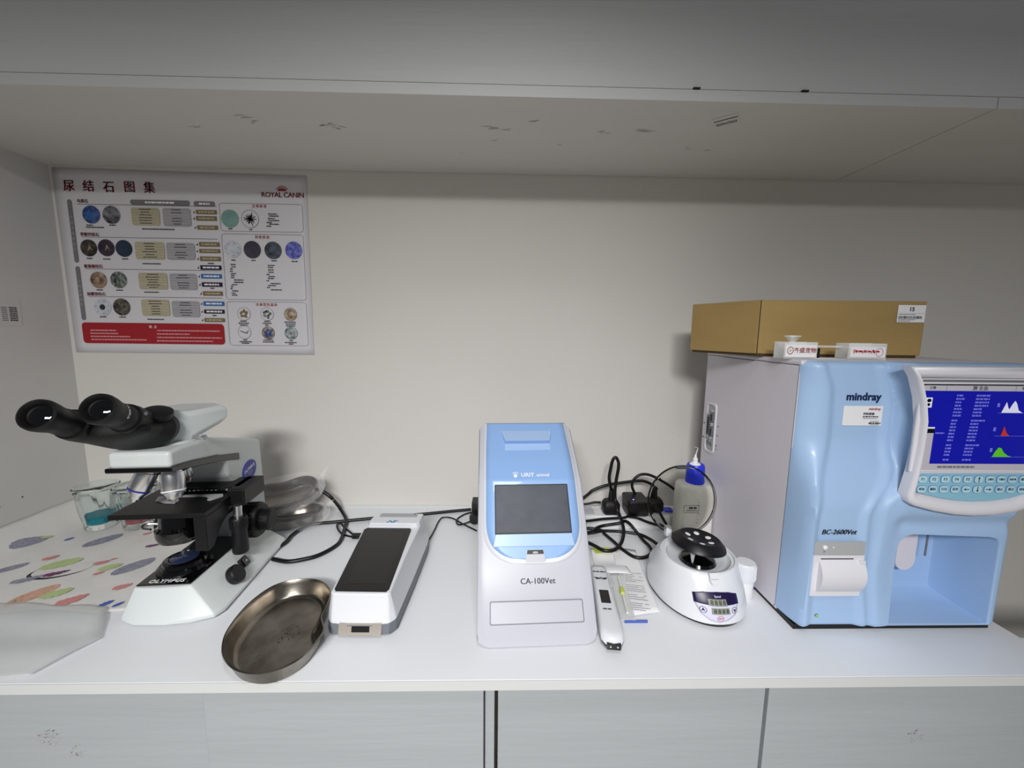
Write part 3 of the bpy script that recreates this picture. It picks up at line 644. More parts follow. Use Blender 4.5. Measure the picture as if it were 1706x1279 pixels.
# head : body block and binocular tube
hb = MB()
a0 = (-.006, -.045)
hp = [(-.047, -.094, .292), (.040, -.094, .292)]
def hring(y, z0, z1, w, dx=0): return [(dx-w, y, z0), (dx+w, y, z0), (dx+w, y, z1), (dx+w*.75, y, z1+.004), (dx-w*.75, y, z1+.004), (dx-w, y, z1)]
hpl = [(-.048, -.088), (.006, -.104), (.040, -.060), (.060, .012), (.030, .040), (-.036, .030), (-.052, -.03)]
def hz(x, y, top): return (.352+.006*(y < -.08)) if top else .297+max(0, (y+.06))*.26
hb.add(loft([[(x*.86, y*.86-.008, hz(x, y, 0)-.003) for x, y in hpl], [(x, y, hz(x, y, 0)+.008) for x, y in hpl], [(x, y, hz(x, y, 1)-.012) for x, y in hpl], [(x*.88, y*.88-.004, hz(x, y, 1)-.004) for x, y in hpl]]), 'scope')
head = hb.build('head', sc, bevel=.0025, angle=25)
MB().add(lathe([(0, .283), (.040, .284), (.040, .295), (.036, .299), (0, .30)], 44), 'scope', T(0, -.062, 0)).build('head_mount', sc)
m = MB(); X = align((.038, -.048, .302), (.062, -.062, .302)); m.add(lathe([(0, 0), (.002, 0), (.002, .012), (.0042, .013), (.0046, .026), (.003, .029), (0, .029)], 20), 'chrome', X)
m.build('clamp_screw', sc)
# eyepieces
EL, ER = Vector((-.046, -.224, .3780)), Vector((.016, -.208, .3830))
ad = Vector((.16, -.86, .40)).normalized()     # from head toward the eyecups
bridge = MB()
def oring(c, d, r, n=28, sx=1.0, side=Vector((1, .12, 0))):
    u = (side-d*side.dot(d)).normalized(); w = d.cross(u); return [tuple(c+u*r*sx*math.cos(2*math.pi*i/n)+w*r*math.sin(2*math.pi*i/n)) for i in range(n)]
for E in (EL, ER):
    t = MB(); b0 = E-ad*.115
    pr = [(0, .0215), (.040, .0235), (.052, .0225), (.054, .0195), (.070, .0195), (.072, .0185), (.086, .0195), (.098, .0215), (.108, .0225), (.114, .0215), (.116, .019), (.1135, .0165), (.109, .0152)]
    t.add(loft([oring(b0+ad*q, ad, r) for q, r in pr], cap1=False), 'rubber')
    eo = t.build('eyepiece', sc, fix=False)
    MB().add(loft([oring(b0+ad*.109, ad, .0156), oring(b0+ad*.1105, ad, .012), oring(b0+ad*.1115, ad, .006), oring(b0+ad*.1118, ad, .0006)]), 'lens').build('eye_lens', eo, angle=80)
    u = Vector((1, .12, 0)); u = (u-ad*u.dot(ad)).normalized(); w = ad.cross(u)
    if E is ER:
        m = MB(); s = 'OLYMPUS'
        for k, ch in enumerate(s):
            a = R(35-k*9); c = b0+ad*.080+(u*math.cos(a)+w*math.sin(a))*.0196*1.0
            nrm = (u*math.cos(a)+w*math.sin(a)); tan = (u*math.sin(a)-w*math.cos(a))
            m.add(text(ch, .0058, bold=.0001), 'whiteink', Matrix(((tan.x, (nrm.cross(tan)).x, nrm.x, c.x), (tan.y, (nrm.cross(tan)).y, nrm.y, c.y), (tan.z, (nrm.cross(tan)).z, nrm.z, c.z), (0, 0, 0, 1))))
        m.build('eyepiece_lettering', eo)
bl, br = EL-ad*.075, ER-ad*.075
cc = (bl+br)/2; sx = 2.4
b1 = MB()
ell2 = lambda c, rx, rz: [tuple(c+Vector((1, .12, 0)).normalized()*rx*math.cos(t*2*math.pi/32)+Vector((0, .35, .94))*rz*math.sin(t*2*math.pi/32)) for t in range(32)]
hc = Vector((-.010, -.092, .324))
b1.add(loft([ell2(cc+ad*.012-Vector((0, 0, .014)), .052, .008), ell2(cc-Vector((0, 0, .012)), .062, .017), ell2(cc-ad*.03-Vector((0, 0, .006)), .062, .025), ell2(hc+Vector((.003, -.012, 0)), .050, .036), ell2(hc+Vector((.004, .015, 0)), .042, .033)]), 'rubber')
b1.build('binocular_bridge', sc, sub=1)
for s in (-1, 1):
    MB().add(cyl(.0028, .002, 16), 'chrome', align(tuple(br-ad*.006+Vector((.023, -.004, .012*s))), tuple(br-ad*.006+Vector((.06, -.03, .012*s))))).build('bridge_screw', sc)
MB().add(lathe([(0, 0), (.020, 0), (.022, .004), (.022, .012), (.019, .014), (0, .014)], 36), 'rubber', align((.012, -.098, .345), (.022, -.11, .39))).build('interpupillary_dial', sc)

# ================================================================ kidney dish
def closedspline(P, k=6): return [(p.x, p.y) for p in cr([(x, y, 0) for x, y in P], k, True)]
tr = closedspline(TRAY, 5); tcx = sum(p[0] for p in tr)/len(tr); tcy = sum(p[1] for p in tr)/len(tr)
def offs(P, d):
    o = []; n = len(P)
    for i in range(n):
        a, b = Vector(P[i-1]), Vector(P[(i+1) % n]); t = (b-a).normalized(); o.append((P[i][0]-t.y*d, P[i][1]+t.x*d))
    return o
area = sum(tr[i-1][0]*tr[i][1]-tr[i][0]*tr[i-1][1] for i in range(len(tr)))
if area < 0: tr = tr[::-1]
def dish(P, h, mt='steeldark', lip=.0028):
    r = lambda d, z: [(x, y, z) for x, y in offs(P, d)]
    return loft([r(.018, .0006), r(.013, .0012), r(.0095, .005), r(.003, h-.005), r(-.0006, h-.001), r(0, h+.0008), r(lip*.6, h+.001), r(lip, h-.0006), r(.0045, h-.006), r(.0105, .0075), r(.0135, .0034), r(.019, .0020)])
tloc = [(x-tcx, y-tcy) for x, y in tr]
kd = thing('kidney_dish', 'worn stainless steel kidney dish at the front of the counter', 'kidney dish', (tcx, tcy, .0))
d = MB().add(dish(tloc, .03), 'steeldark').build('dish', kd, angle=60)
m = MB()
for k in range(26): m.add(flat(ell(rnd.uniform(-.012, .018), rnd.uniform(-.01, .02), rnd.uniform(.0006, .0022), .0005, 6, rnd.uniform(0, 3)), .0026), 'ink', RZ(20))
m.build('etched_stamp', d)

# ================================================================ bagged kidney dishes behind the microscope
def minidish(h=.026):
    P = []
    for i in range(48):
        t = 2*math.pi*i/48; x = .088*math.cos(t); y = .050*math.sin(t)
        if y > 0: y -= .018*math.exp(-(x/.04)**2)
        P.append((x, y))
    return P
def baggeddish(nm, label, loc, rx, ry, rz):
    t = thing('wrapped_kidney_dish', label, 'kidney dish', loc, rz, 'kidney dishes wrapped in clear film')
    P = minidish(); X = RX(rx) @ RY(ry)
    MB().add(dish(P, .026), 'steel', X).build('dish', t, angle=60)
    m = MB(); n = 56; rings = []
    for s, z, j in ((1.02, -.0015, .001), (1.05, .006, .002), (1.05, .02, .003), (1.03, .0285, .0015), (.8, .030, .0015), (.4, .0305, .001), (.05, .031, 0)):
        rings.append([(.094*s*math.cos(2*math.pi*i/n)+j*rnd.uniform(-1, 1), .055*s*math.sin(2*math.pi*i/n)+j*rnd.uniform(-1, 1), z+j*rnd.uniform(-1, 1)) for i in range(n)])
    m.add(loft(rings), 'film', X)
    fin = [(.08, .02), (.096, .042), (.112, .058), (.100, .03), (.106, .0), (.094, -.02)]
    m.add(prism(fin, .014, .0144), 'film', X @ RX(20))
    m.build('clear_bag', t, angle=10)
baggeddish('a', 'film-wrapped steel kidney dish lying on the counter behind the microscope, under the other', (-.548, -.108, .009), 4, -2, 10)
baggeddish('b', 'film-wrapped steel kidney dish tilted on top of the other behind the microscope', (-.556, -.096, .068), 24, -12, 14)

# ================================================================ handheld analyzer with dark screen
pa = thing('portable_analyzer', 'white handheld analyzer with a large black touchscreen, between the steel dish and blue-fronted tower', 'analyzer', (-.227, -.347, 0), -1)
def pr_(z, k):   # rings from bottom to top
    b = [(-.058, -.132), (-.048, -.145), (-.02, -.149), (.02, -.149), (.048, -.145), (.057, -.132), (.060, -.02), (.061, .10), (.058, .135), (.046, .147), (-.06, .147), (-.074, .13), (-.077, .08), (-.066, -.02)]
    t = [(-.054, -.126), (-.048, -.131), (-.02, -.132), (.02, -.132), (.041, -.131), (.046, -.128), (.044, -.02), (.046, .125), (.047, .136), (.042, .141), (-.062, .141), (-.071, .135), (-.075, .08), (-.062, -.02)]
    return [(a[0]*(1-k)+c[0]*k, a[1]*(1-k)+c[1]*k, z if callable(z) is False else z(a[1]*(1-k)+c[1]*k)) for a, c in zip(b, t)]
top = lambda y: .067+.004*max(0, min(1, (y+.12)/.24))
MB().add(loft([pr_(.004, 0), pr_(.006, -.0), pr_(.022, .05), pr_(.024, .06)]), 'greypl').build('lower_shell', pa, bevel=.002)
MB().add(loft([pr_(.0185, .045), pr_(.034, .22), pr_(.058, .88), pr_(top, 1)]), 'white').build('upper_shell', pa, bevel=.004, seg=3, angle=45)
zt = lambda y: top(y)
def onp(u0, v0, z=0): return (u0, v0, zt(v0)+z)
# screen glass (trapezoid) lying on the top
sg = [(-.046, -.126), (.0385, -.127), (.0415, -.120), (.031, .078), (.0265, .085), (-.066, .085), (-.0705, .078), (-.0500, -.120)]
scn = MB().add(loft([[onp(x, y, -.001) for x, y in sg], [onp(x, y, .0012) for x, y in sg]]), 'screenblack').build('touchscreen', pa, bevel=.0006)
sa = [(-.034, -.106), (.030, -.106), (.021, .068), (-.058, .068)]
MB().add(loft([[onp(x, y, .0011) for x, y in sa], [onp(x, y, .0014) for x, y in sa]]), 'screenact').build('display', scn)
m = MB(); hump = [(-.066, .090), (.040, .090), (.046, .098), (.046, .139), (-.066, .139), (-.070, .10)]
m.add(loft([[onp(x, y, -.002) for x, y in hump], [onp(x*.96, y, .009) for x, y in hump]]), 'white'); hm = m.build('rear_hump', pa, bevel=.003, seg=3)
PL = fr((-.010, .126, zt(.126)+.0092), (1, 0, 0), (0, 1, 0))
m = MB(); m.add(prism(rr(-.041, -.007, .043, .010, .001), 0, .0006), 'midgrey', PL).add(prism(ell(.036, .006, .0016, .0016, 12), .0006, .001), 'black', PL); m.build('printer_cover', hm)
m = MB(); X = fr((-.016, .097, zt(.097)+.0092), (1, 0, 0), (0, 1, .0))
for q in ([(-.012, -.004), (-.009, -.004), (-.003, .005), (-.006, .005)], [(-.006, .005), (-.003, .005), (.001, -.004), (-.002, -.004)], [(-.0005, -.002), (.004, .0055), (.0065, .0055), (.001, -.0045)], [(.0045, .0055), (.013, .0055), (.0118, .0035), (.0045, .0035)], [(.0065, .0040), (.009, .0040), (.0052, -.0045), (.0030, -.0045)]): m.add(prism(q, 0, .0004), 'avt', X)
m.build('logo', pa)
Xq = fr((.002, -.1475, .0165), (1, 0, 0), (0, .25, 1))
m = MB(); m.add(prism(rr(-.036, -.010, .034, .0095, .003), -.004, .0018), 'metalplate', Xq); pl = m.build('port_plate', pa, bevel=.0004)
m = MB(); m.add(prism(rr(-.0145, -.0045, .0145, .0045, .0005), .0014, .0022), 'black', Xq); m.add(prism(rr(-.0145, -.0055, .0145, -.0045, .0003), .0014, .0030), 'metalplate', Xq); m.build('test_slot', pl)

# ================================================================ blue-fronted tower analyzer
ua = thing('benchtop_analyzer', 'white tower analyzer with sky-blue front and small dark screen at the centre of the counter', 'analyzer', (.054, -.38, 0), 2.5)
UY = -.38
prf = [(-.240, 0.003), (-.240, .293), (-.248, .301), (-.336, .246), (-.371, .220), (-.436, .136), (-.455, .105), (-.519, .012), (-.520, .004), (-.516, .0005), (-.244, .0005)]
hw = lambda z: .0955+.0035*(1-min(1, z/.12))
def sec(x, k):  # rings along x, scaled toward centre for the rounded sides
    cy, cz = -.37, .14
    return [(x, (y-cy)*k+cy-UY, max(.0005, (z-cz)*k+cz)) for y, z in prf]
shell = MB().add(loft([sec(-.0975, .93), sec(-.0955, .96), sec(-.088, .985), sec(-.078, 1.0), sec(.078, 1.0), sec(.088, .985), sec(.0955, .96), sec(.0975, .93)]), 'offwhite').build('shell', ua, bevel=.003, seg=3, angle=40)
# blue face following the front profile
path = [(-.248, .3012), (-.336, .246), (-.371, .220), (-.436, .136), (-.4555, .1040)]
def face(s, off):   # s in 0..1 along path
    L = [0]
    for a, b in zip(path, path[1:]): L.append(L[-1]+math.hypot(b[0]-a[0], b[1]-a[1]))
    d = s*L[-1]
    for i in range(len(path)-1):
        if d <= L[i+1] or i == len(path)-2:
            t = (d-L[i])/(L[i+1]-L[i]); a, b = path[i], path[i+1]
            nx, nz = (b[1]-a[1]), -(b[0]-a[0]); l = math.hypot(nx, nz); 
            return (a[0]+(b[0]-a[0])*t+nx/l*off, a[1]+(b[1]-a[1])*t+nz/l*off)
def strip(wf, s0, s1, off, n=40, nx=12):
    v = []; f = []
    for j in range(n+1):
        s = s0+(s1-s0)*j/n; w = wf(s)
        for i in range(nx+1):
            x = -w+2*w*i/nx; y, z = face(s, off); v.append((x, y-UY, z))
    for j in range(n):
        for i in range(nx): k = j*(nx+1)+i; f.append((k, k+1, k+nx+2, k+nx+1))
    return v, f
def wb(top, s_c, p=2.9):
    def w(s):
        if s < s_c: return top*(1+.02*min(1, s/.3))
        t = (s-s_c)/(1-s_c); return max(.001, top*1.02*(1-t**p)**(1/p)) if t < 1 else .001
    return w
MB().add(strip(wb(.0865, .74), .0, 1.0, .0016, 90), 'white').build('white_rim', ua, solid=.003)
MB().add(strip(lambda s: wb(.0815, .74)(s/.975), .012, .9749, .0042, 90), 'skyblue').build('blue_face', ua, solid=.003, bevel=0)
def F(x, s, off):   # frame on the face
    y0, z0 = face(s-.005, off); y1, z1 = face(s+.005, off); return fr((x, (y0+y1)/2-UY, (z0+z1)/2), (1, 0, 0), (0, y0-y1, z0-z1))
X = F(.0, .685, .0072)
sn = MB().add(prism(rr(-.0675, -.0435, .0675, .0435, .0015), -.001, .0016), 'black', X).build('screen', ua)
MB().add(prism(rr(-.0655, -.0415, .0655, .0415, .001), .0015, .0022), 'greyscreen', X).build('display', sn)
m = MB(); m.add(loft([[(-.071, -.064, -.002), (.071, -.064, -.002), (.067, -.0437, -.002), (-.067, -.0437, -.002)], [(-.071, -.064, .0), (.071, -.064, .0), (.0665, -.0437, .003), (-.0665, -.0437, .003)]]), 'skyblue2', X); m.build('screen_ledge', ua, bevel=.001)
Xt = F(-.0, .17, .0065)
m = MB(); m.add(loft([[(-.052, .022, 0), (.052, .022, 0), (.046, -.010, 0), (-.046, -.010, 0)], [(-.053, .022, .0012), (.053, .022, .0012), (.045, -.012, .009), (-.045, -.012, .009)]]), 'skyblue2', Xt); m.add(prism(rr(-.046, -.03, .046, -.014, .001), -.0005, .0006), 'skyblue2', Xt)
m.build('lid_flap', ua, bevel=.001)
Xl = F(.001, .475, .0068)
m = MB(); m.add(text('URIT', .0115, bold=.0003), 'whiteink', Xl @ T(-.006, 0, 0)); m.add(text('animal', .0095, bold=.0002), 'whiteink', Xl @ T(.023, -.0004, 0))
m.add(prism(ell(-.029, -.0015, .0035, .0042, 16), 0, .0003), 'whiteink', Xl)
for k in range(4): m.add(prism(ell(-.033+k*.0027, .004+(.0015 if k in (1, 2) else 0), .0010, .0017, 8), 0, .0003), 'whiteink', Xl)
m.build('brand_lettering', ua)
Xb = F(.001, .965, .0072)
m = MB(); m.add(prism([(-.017, -.006), (.017, -.006), (.0145, .013), (-.0145, .013)], 0, .002), 'offwhite', Xb); m.add(prism([(-.0145, .006), (.0145, .006), (.0135, .0125), (-.0135, .0125)], .002, .0026), 'black', Xb); m.add(prism(ell(0, .0085, .005, .0018, 12), .0026, .003), 'midgrey', Xb)
m.build('latch', ua)
def FL(x, z, off=.0006):  # frame on the plain lower front
    t = (z-.012)/(.105-.012); y = -.519+.064*t; return fr((x, y-UY-off, z), (1, 0, 0), (0, .567, .824))
MB().add(text('CA-100Vet', .0125, heavy=.0002, spacing=1.03), 'ink', FL(.004, .083)).build('model_lettering', ua)
m = MB(); Xd = FL(.0, .046); m.add(ringpoly(rr(-.077, -.017, .077, .017, .003), rr(-.0758, -.0158, .0758, .0158, .0025), -.0002, .0004), 'greypl', Xd); m.add(prism(rr(-.0752, -.0152, .0752, .0152, .0025), 0, .0022), 'coverw', Xd)
m.build('printer_cover', ua, bevel=.0004)
m = MB(); m.add(box(-.05, .05, .141, .15, .02, .12), 'greypl'); m.build('rear_panel', ua)

# ================================================================ handheld chip reader
pr = thing('handheld_scanner', 'slim white handheld scanner with black underside, lying beside the tower analyzer', 'scanner', (.188, -.43, 0), -6)
def pring(k, z0, z1, inset=0):
    o = []
    for (y, w) in ((.105, .0165), (.11, .013), ): pass
    out = [(-.012, .108), (.012, .108), (.0165, .1), (.017, .04), (.018, -.02), (.0195, -.07), (.018, -.088), (.012, -.098), (.0, -.101), (-.012, -.098), (-.018, -.088), (-.0195, -.07), (-.018, -.02), (-.017, .04), (-.0165, .1)]
    return [(x*(1-inset), y*(1-inset*.4), z0+(z1-z0)*0) for x, y in out]
MB().add(loft([pring(0, .0008, 0, .25), pring(0, .004, 0, .06), pring(0, .010, 0, 0), pring(0, .0125, 0, .0)]), 'blackgloss').build('lower_shell', pr, angle=60)
MB().add(loft([pring(0, .0126, 0, .0), pring(0, .019, 0, .03), pring(0, .0235, 0, .14), pring(0, .025, 0, .34)]), 'white').build('upper_shell', pr, angle=60)
MB().add(prism(rr(-.0085, -.016, .0085, .020, .001), .0245, .0256), 'screenblack').build('display', pr)
m = MB(); m.add(prism([(-.0125, .060), (-.003, .058), (-.002, .054), (-.009, .053)], .0240, .0254), 'ink').add(prism([(.0125, .060), (.003, .058), (.002, .054), (.009, .053)], .0240, .0254), 'ink').add(prism([(-.003, .058), (0, .061), (.003, .058), (0, .052)], .0240, .0254), 'greyink')
greek(m, -.013, .078, .026, .0035, 'ink', fr((0, 0, .0252), (1, 0, 0), (0, 1, 0))); greek(m, -.008, -.032, .016, .003, 'ink', fr((0, 0, .0252), (1, 0, 0), (0, 1, 0)))
m.build('printed_marks', pr)
m = MB(); m.add(prism(rr(-.011, -.1035, .011, -.095, .001), .008, .0165), 'blackgloss'); nb = m.build('contact_end', pr)
for s in (-1, 1): MB().add(cyl(.0014, .001, 12), 'chrome', fr((.0055*s, -.1034, .0135), (1, 0, 0), (0, 0, 1))).build('contact_pin', nb)
# ================================================================ mini centrifuge
ce = thing('mini_centrifuge', 'small white centrifuge with raised black rotor and round smoked lid open', 'centrifuge', (.375, -.372, 0), 3)
def cring(z, a, bf, bb, cx=0, cy=0, n=56, p=2.0):
    o = []
    for i in range(n):
        t = 2*math.pi*i/n; c, s = math.cos(t), math.sin(t); e = 2/p
        x = a*math.copysign(abs(c)**e, c); y = (bb if s > 0 else bf)*math.copysign(abs(s)**e, s); o.append((cx+x, cy+y, z))
    return o
MB().add(loft([cring(.0, .074, .098, .085), cring(.001, .079, .104, .09), cring(.0065, .081, .107, .092)]), 'black').build('base_ring', ce)
def tilt(rg, k=.0): return [(x, y, z+k*y) for x, y, z in rg]
cb = MB().add(loft([cring(.0068, .0805, .106, .091, p=2.2), cring(.02, .0815, .105, .0915, p=2.2), cring(.045, .0785, .094, .0905, p=2.15), tilt(cring(.068, .072, .078, .078, cy=-.006), .05), tilt(cring(.081, .069, .066, .066, cy=-.011), .06), tilt(cring(.0845, .0665, .062, .062, cy=-.012), .06), tilt(cring(.0845, .064, .059, .059, cy=-.012), .06),
   tilt(cring(.0805, .0625, .0575, .0575, cy=-.012), .06), tilt(cring(.0800, .058, .053, .053, cy=-.012), .06), tilt(cring(.072, .054, .049, .049, cy=-.012), .05), cring(.067, .046, .042, .042, cy=-.012), cring(.0655, .034, .033, .033, cy=-.012)]), 'white').build('housing', ce, angle=50)
rt = MB().add(lathe([(0, .066), (.031, .0665), (.033, .069), (.030, .074), (.016, .078), (.009, .082), (.009, .108), (0, .108)], 48), 'blackgloss', T(0, -.012, 0)).build('rotor_hub', ce)
ro = MB().add(lathe([(0, .103), (.012, .103), (.030, .1005), (.045, .0985), (.0485, .100), (.047, .1045), (.038, .1135), (.035, .115), (.031, .1135), (.012, .109), (0, .1085)], 56), 'black', T(0, -.012, .0)).build('rotor', ce)
ro.rotation_euler = (0, R(6), 0); ro.location = (-.011, 0, .002)
m = []
for k in range(6):
    a = k*60+15
    h = MB().add(lathe([(0, 0), (.0048, 0), (.0052, .001), (.003, .0018), (0, .002)], 18), 'matte_white' if k not in (3,) else 'bottle', T(0, -.012, 0) @ RZ(a) @ T(.0215, 0, .1105) @ RY(-12)).build('tube_hole', ro)
tb = MB().add(lathe([(0, 0), (.0012, .001), (.0045, .018), (.005, .034), (0, .034)], 18), 'acryl', T(-.020, -.030, .072) @ RX(-14) @ RY(6)).build('sample_tube', ce)
# control panel on the front slope
Xk = fr((.002, -.100, .034), (1, 0, 0), (0, .30, .95))
pp = [(-.030, .004), (-.024, -.010), (-.012, -.019), (.0, -.022), (.012, -.019), (.024, -.010), (.030, .004), (.031, .017), (.018, .0205), (0, .0215), (-.018, .0205), (-.031, .017)]
def onbody(px, pz, off):   # project panel coords on the curved nose
    px = px*1.2-.008; pz = pz*1.12
    z = .034+pz*.93; k = max(0, min(1, (z-.02)/.048)); bf = .1055-.0275*k**1.7; a = .0815-.006*k; x = px
    y = -bf*(max(0, 1-abs(x/a)**2.2))**(1/2.2); return (x, y-off, z)
def wrap(poly2, off, dens=10):
    P = []
    k = len(poly2)
    cx = sum(p[0] for p in poly2)/k; cy = sum(p[1] for p in poly2)/k
    v = []; f = []
    rings = 9
    outer = []
    for i in range(k):
        a, b = poly2[i], poly2[(i+1) % k]
        for s in range(8): outer.append((a[0]+(b[0]-a[0])*s/8, a[1]+(b[1]-a[1])*s/8))
    n = len(outer)
    for r in range(1, rings+1):
        for p in outer: v.append(onbody(cx+(p[0]-cx)*r/rings, cy+(p[1]-cy)*r/rings, off))
    v.append(onbody(cx, cy, off)); c = len(v)-1
    for i in range(n): f.append((i, (i+1) % n, c))
    for r in range(rings-1):
        for i in range(n): j = (i+1) % n; f.append((r*n+i, r*n+j, (r+1)*n+j, (r+1)*n+i))
    return v, f
def wtext(s, size, x, z, off, **k):
    v, f = text(s, size, **k); return [onbody(p[0]+x, p[1]+z, off+p[2]) for p in v], f
m = MB(); m.add(wrap(pp, .0010), 'panelw')
up_ = [(-.031, .0045), (.031, .0045), (.031, .017), (.018, .0205), (0, .0215), (-.018, .0205), (-.031, .017)]
m.add(wrap(up_, .0016), 'violet')
cpn = m.build('control_panel', ce, solid=.0004)
m = MB()
for z0, x0 in ((.0085, -.014), (-.003, -.011)):
    m.add(wrap([(x0, z0-.0045), (x0+.026, z0-.0045), (x0+.025, z0+.0045), (x0, z0+.0045)], .0026), 'lcd')
    for q in range(4): m.add(wtext('8', .0085, x0+.0045+q*.0058, z0, .0032), 'ink')
m.build('digital_display', cpn)
m = MB()
m.add(wtext('Speed', .004, 0, .0165, .0028), 'panelw')
for s, x in ((1, -.0215), (-1, .0225)):
    a = ell(x, -.003, .0046, .0046, 20); b = ell(x, -.003, .0040, .0040, 20)
    for i in range(20): j = (i+1) % 20; m.add(([onbody(*a[i], .0022), onbody(*a[j], .0022), onbody(*b[j], .0022), onbody(*b[i], .0022)], [(0, 1, 2, 3)]), 'violet')
    m.add(wrap([(x-.0025, -.003-.002*s), (x, -.003-.0008*s), (x+.0025, -.003-.002*s), (x, -.003+.003*s)], .0023), 'violet')
m.build('arrow_button', cpn)
m = MB(); a = ell(.001, -.0145, .0048, .0048, 20); b = ell(.001, -.0145, .0042, .0042, 20)
for i in range(20): j = (i+1) % 20; m.add(([onbody(*a[i], .0022), onbody(*a[j], .0022), onbody(*b[j], .0022), onbody(*b[i], .0022)], [(0, 1, 2, 3)]), 'pink')
m.add(wtext('SET', .0042, .001, -.0145, .0023), 'pink'); m.build('set_button', cpn)
m = MB(); X = fr((-.008, -.079, .0745), (1, 0, 0), (0, .45, .9)) @ Matrix.Diagonal((.9, .85, 1, 1)); m.add(prism([(-.0085, .011), (-.0085, -.006), (-.005, -.0115), (.005, -.0115), (.0085, -.006), (.0085, .011)], 0, .0045), 'white', X); m.add(prism(rr(-.0075, -.002, .0075, -.0008, .0003), .0045, .0050), 'midgrey', X)
m.build('latch', ce, bevel=.0008)
m = MB()
for x in (-.020, .020): m.add(box(x-.006, x+.006, .066, .079, .075, .096), 'white')
m.build('hinge', ce, bevel=.0015)
# lid : shallow dome standing open
Xl = T(.014, .088, .145) @ RX(84) @ Matrix.Diagonal((1.12, 1.12, 1, 1))
ld = MB().add(lathe([(.0665, 0), (.0665, .003), (.064, .004), (.063, .012), (.056, .018), (.03, .0215), (0, .022), (0, .0206), (.03, .0201), (.055, .0166), (.0615, .0115), (.0625, .0035), (.065, 0), (.0665, 0)], 64), 'smoke', Xl).build('lid', ce, angle=50)
MB().add(lathe([(.0648, -.0008), (.0672, -.0008), (.0672, .0022), (.0648, .0022), (.0648, -.0008)], 64), 'black', Xl).build('lid_gasket', ld)
MB().add(prism(rr(-.012, .060, .014, .066, .002), -.003, .003), 'greypl', Xl).add(box(-.008, .008, -.076, -.060, -.004, .004), 'smoke', Xl).build('lid_catch', ld)

# ================================================================ bottles
bb = thing('wash_bottle', 'milky square bottle with blue cap and white nozzle, behind the centrifuge lid', 'bottle', (.453, -.196, 0))
def rrr(w, d, z, r=.012): return [(x, y, z) for x, y in rr(-w, -d, w, d, r, 5)]
MB().add(loft([rrr(.036, .022, 0), rrr(.040, .026, .004), rrr(.040, .026, .05), rrr(.0395, .0255, .13), rrr(.0385, .025, .146), rrr(.035, .023, .151), [(x*.6, y*.9, z) for x, y, z in rrr(.032, .018, .153)]]), 'bottle').build('bottle_body', bb, angle=50)
MB().add(lathe([(0, .1525), (.021, .1525), (.0215, .157), (.020, .192), (.018, .196), (.012, .196), (0, .1955)], 40), 'royal').build('cap', bb)
MB().add(lathe([(0, .1955), (.0125, .196), (.010, .199), (.0055, .200), (.0055, .210), (.003, .211), (.0024, .218), (0, .2185)], 24), 'whiteink', T(-.002, 0, 0)).build('nozzle', bb)
MB().add(tube([(-.002, 0, .216), (.002, .004, .224), (.012, .020, .228), (.02, .05, .222)], .0012, 8, 5), 'matte_white').build('dispensing_tube', bb)
m = MB(); X = fr((.0, -.0263, .1), (1, 0, 0), (0, 0, 1)); m.add(ringpoly(rr(-.034, -.012, .002, .006, .0005), rr(-.0333, -.0113, .0013, .0053, .0005), 0, .0003), 'ink', X)
greek(m, -.022, 0, .02, .004, 'ink', X); greek(m, -.028, -.006, .024, .002, 'greyink', X)
for k in range(9): m.add(flat(rr(-.004+.002*(k % 2), .02-k*.007, -.002+.002*(k % 2)+.002*(k % 3), .021-k*.007, .0001), .0003), 'greyink', X)
m.build('printed_label', bb)
sb = thing('pill_bottle', 'small white screw-cap bottle between the centrifuge and the blood analyzer', 'bottle', (.4645, -.392, 0))
MB().add(lathe([(0, 0), (.0155, 0), (.0165, .002), (.0165, .030), (.0150, .036), (0, .036)], 40), 'matte_white').build('bottle_body', sb)
m = MB(); m.add(lathe([(0, .036), (.0183, .0362), (.0188, .039), (.0185, .066), (.0165, .070), (.0, .0705)], 40), 'white')
for k in range(36): m.add(box(.0180, .0193, -.0005, .0005, .040, .065), 'white', RZ(k*10))
m.build('cap', sb)
MB().add(prism(ell(0, 0, .0032, .0032, 16), 0, .0003), 'bluep', fr((.012, -.0121, .024), (.7, .7, 0), (0, 0, 1))).build('printed_mark', sb)

# ================================================================ power strip, plugs, adapter
ps_ = MB(); ps_.add(box(-.17, .17, -.032, .032, 0, .036), 'matte_white')
pst = thing('power_strip', 'white power strip on the counter behind the tower analyzer and centrifuge', 'power strip', (.33, -.098, 0))
ps_.build('strip_body', pst, bevel=.004, seg=3)
m = MB()
for k in range(4): m.add(prism(rr(-.14+k*.07, -.022, -.09+k*.07, .022, .006), .0355, .0366), 'offwhite')
m.add(prism(rr(.095, -.012, .118, .012, .002), .0355, .040), 'royal'); m.build('socket_face', pst)
def plug(x, y, label, tall=True, z=.0368, rz=0):
    t = thing('power_plug', label, 'plug', (x, y, z), rz, 'black mains plugs')
    MB().add(loft([rrr(.017, .014, 0, .006), rrr(.021, .018, .006, .008), rrr(.021, .018, .026, .008), rrr(.017, .013, .034, .006), rrr(.010, .009, .037, .005)]), 'rubber').build('plug_body', t, angle=50)
    MB().add(lathe([(0, .036), (.0075, .036), (.005, .062), (.0045, .066), (0, .066)], 20), 'rubber').build('strain_relief', t)
    return t
plug(.281, -.112, 'black plug standing upright in the power strip, a cable loop rising from it')
plug(.398, -.10, 'black plug in the power strip, seen through the smoked centrifuge lid')
ad_ = thing('power_adapter', 'black power adapter brick with a small blue light on the power strip', 'adapter', (.345, -.112, .0368), 0)
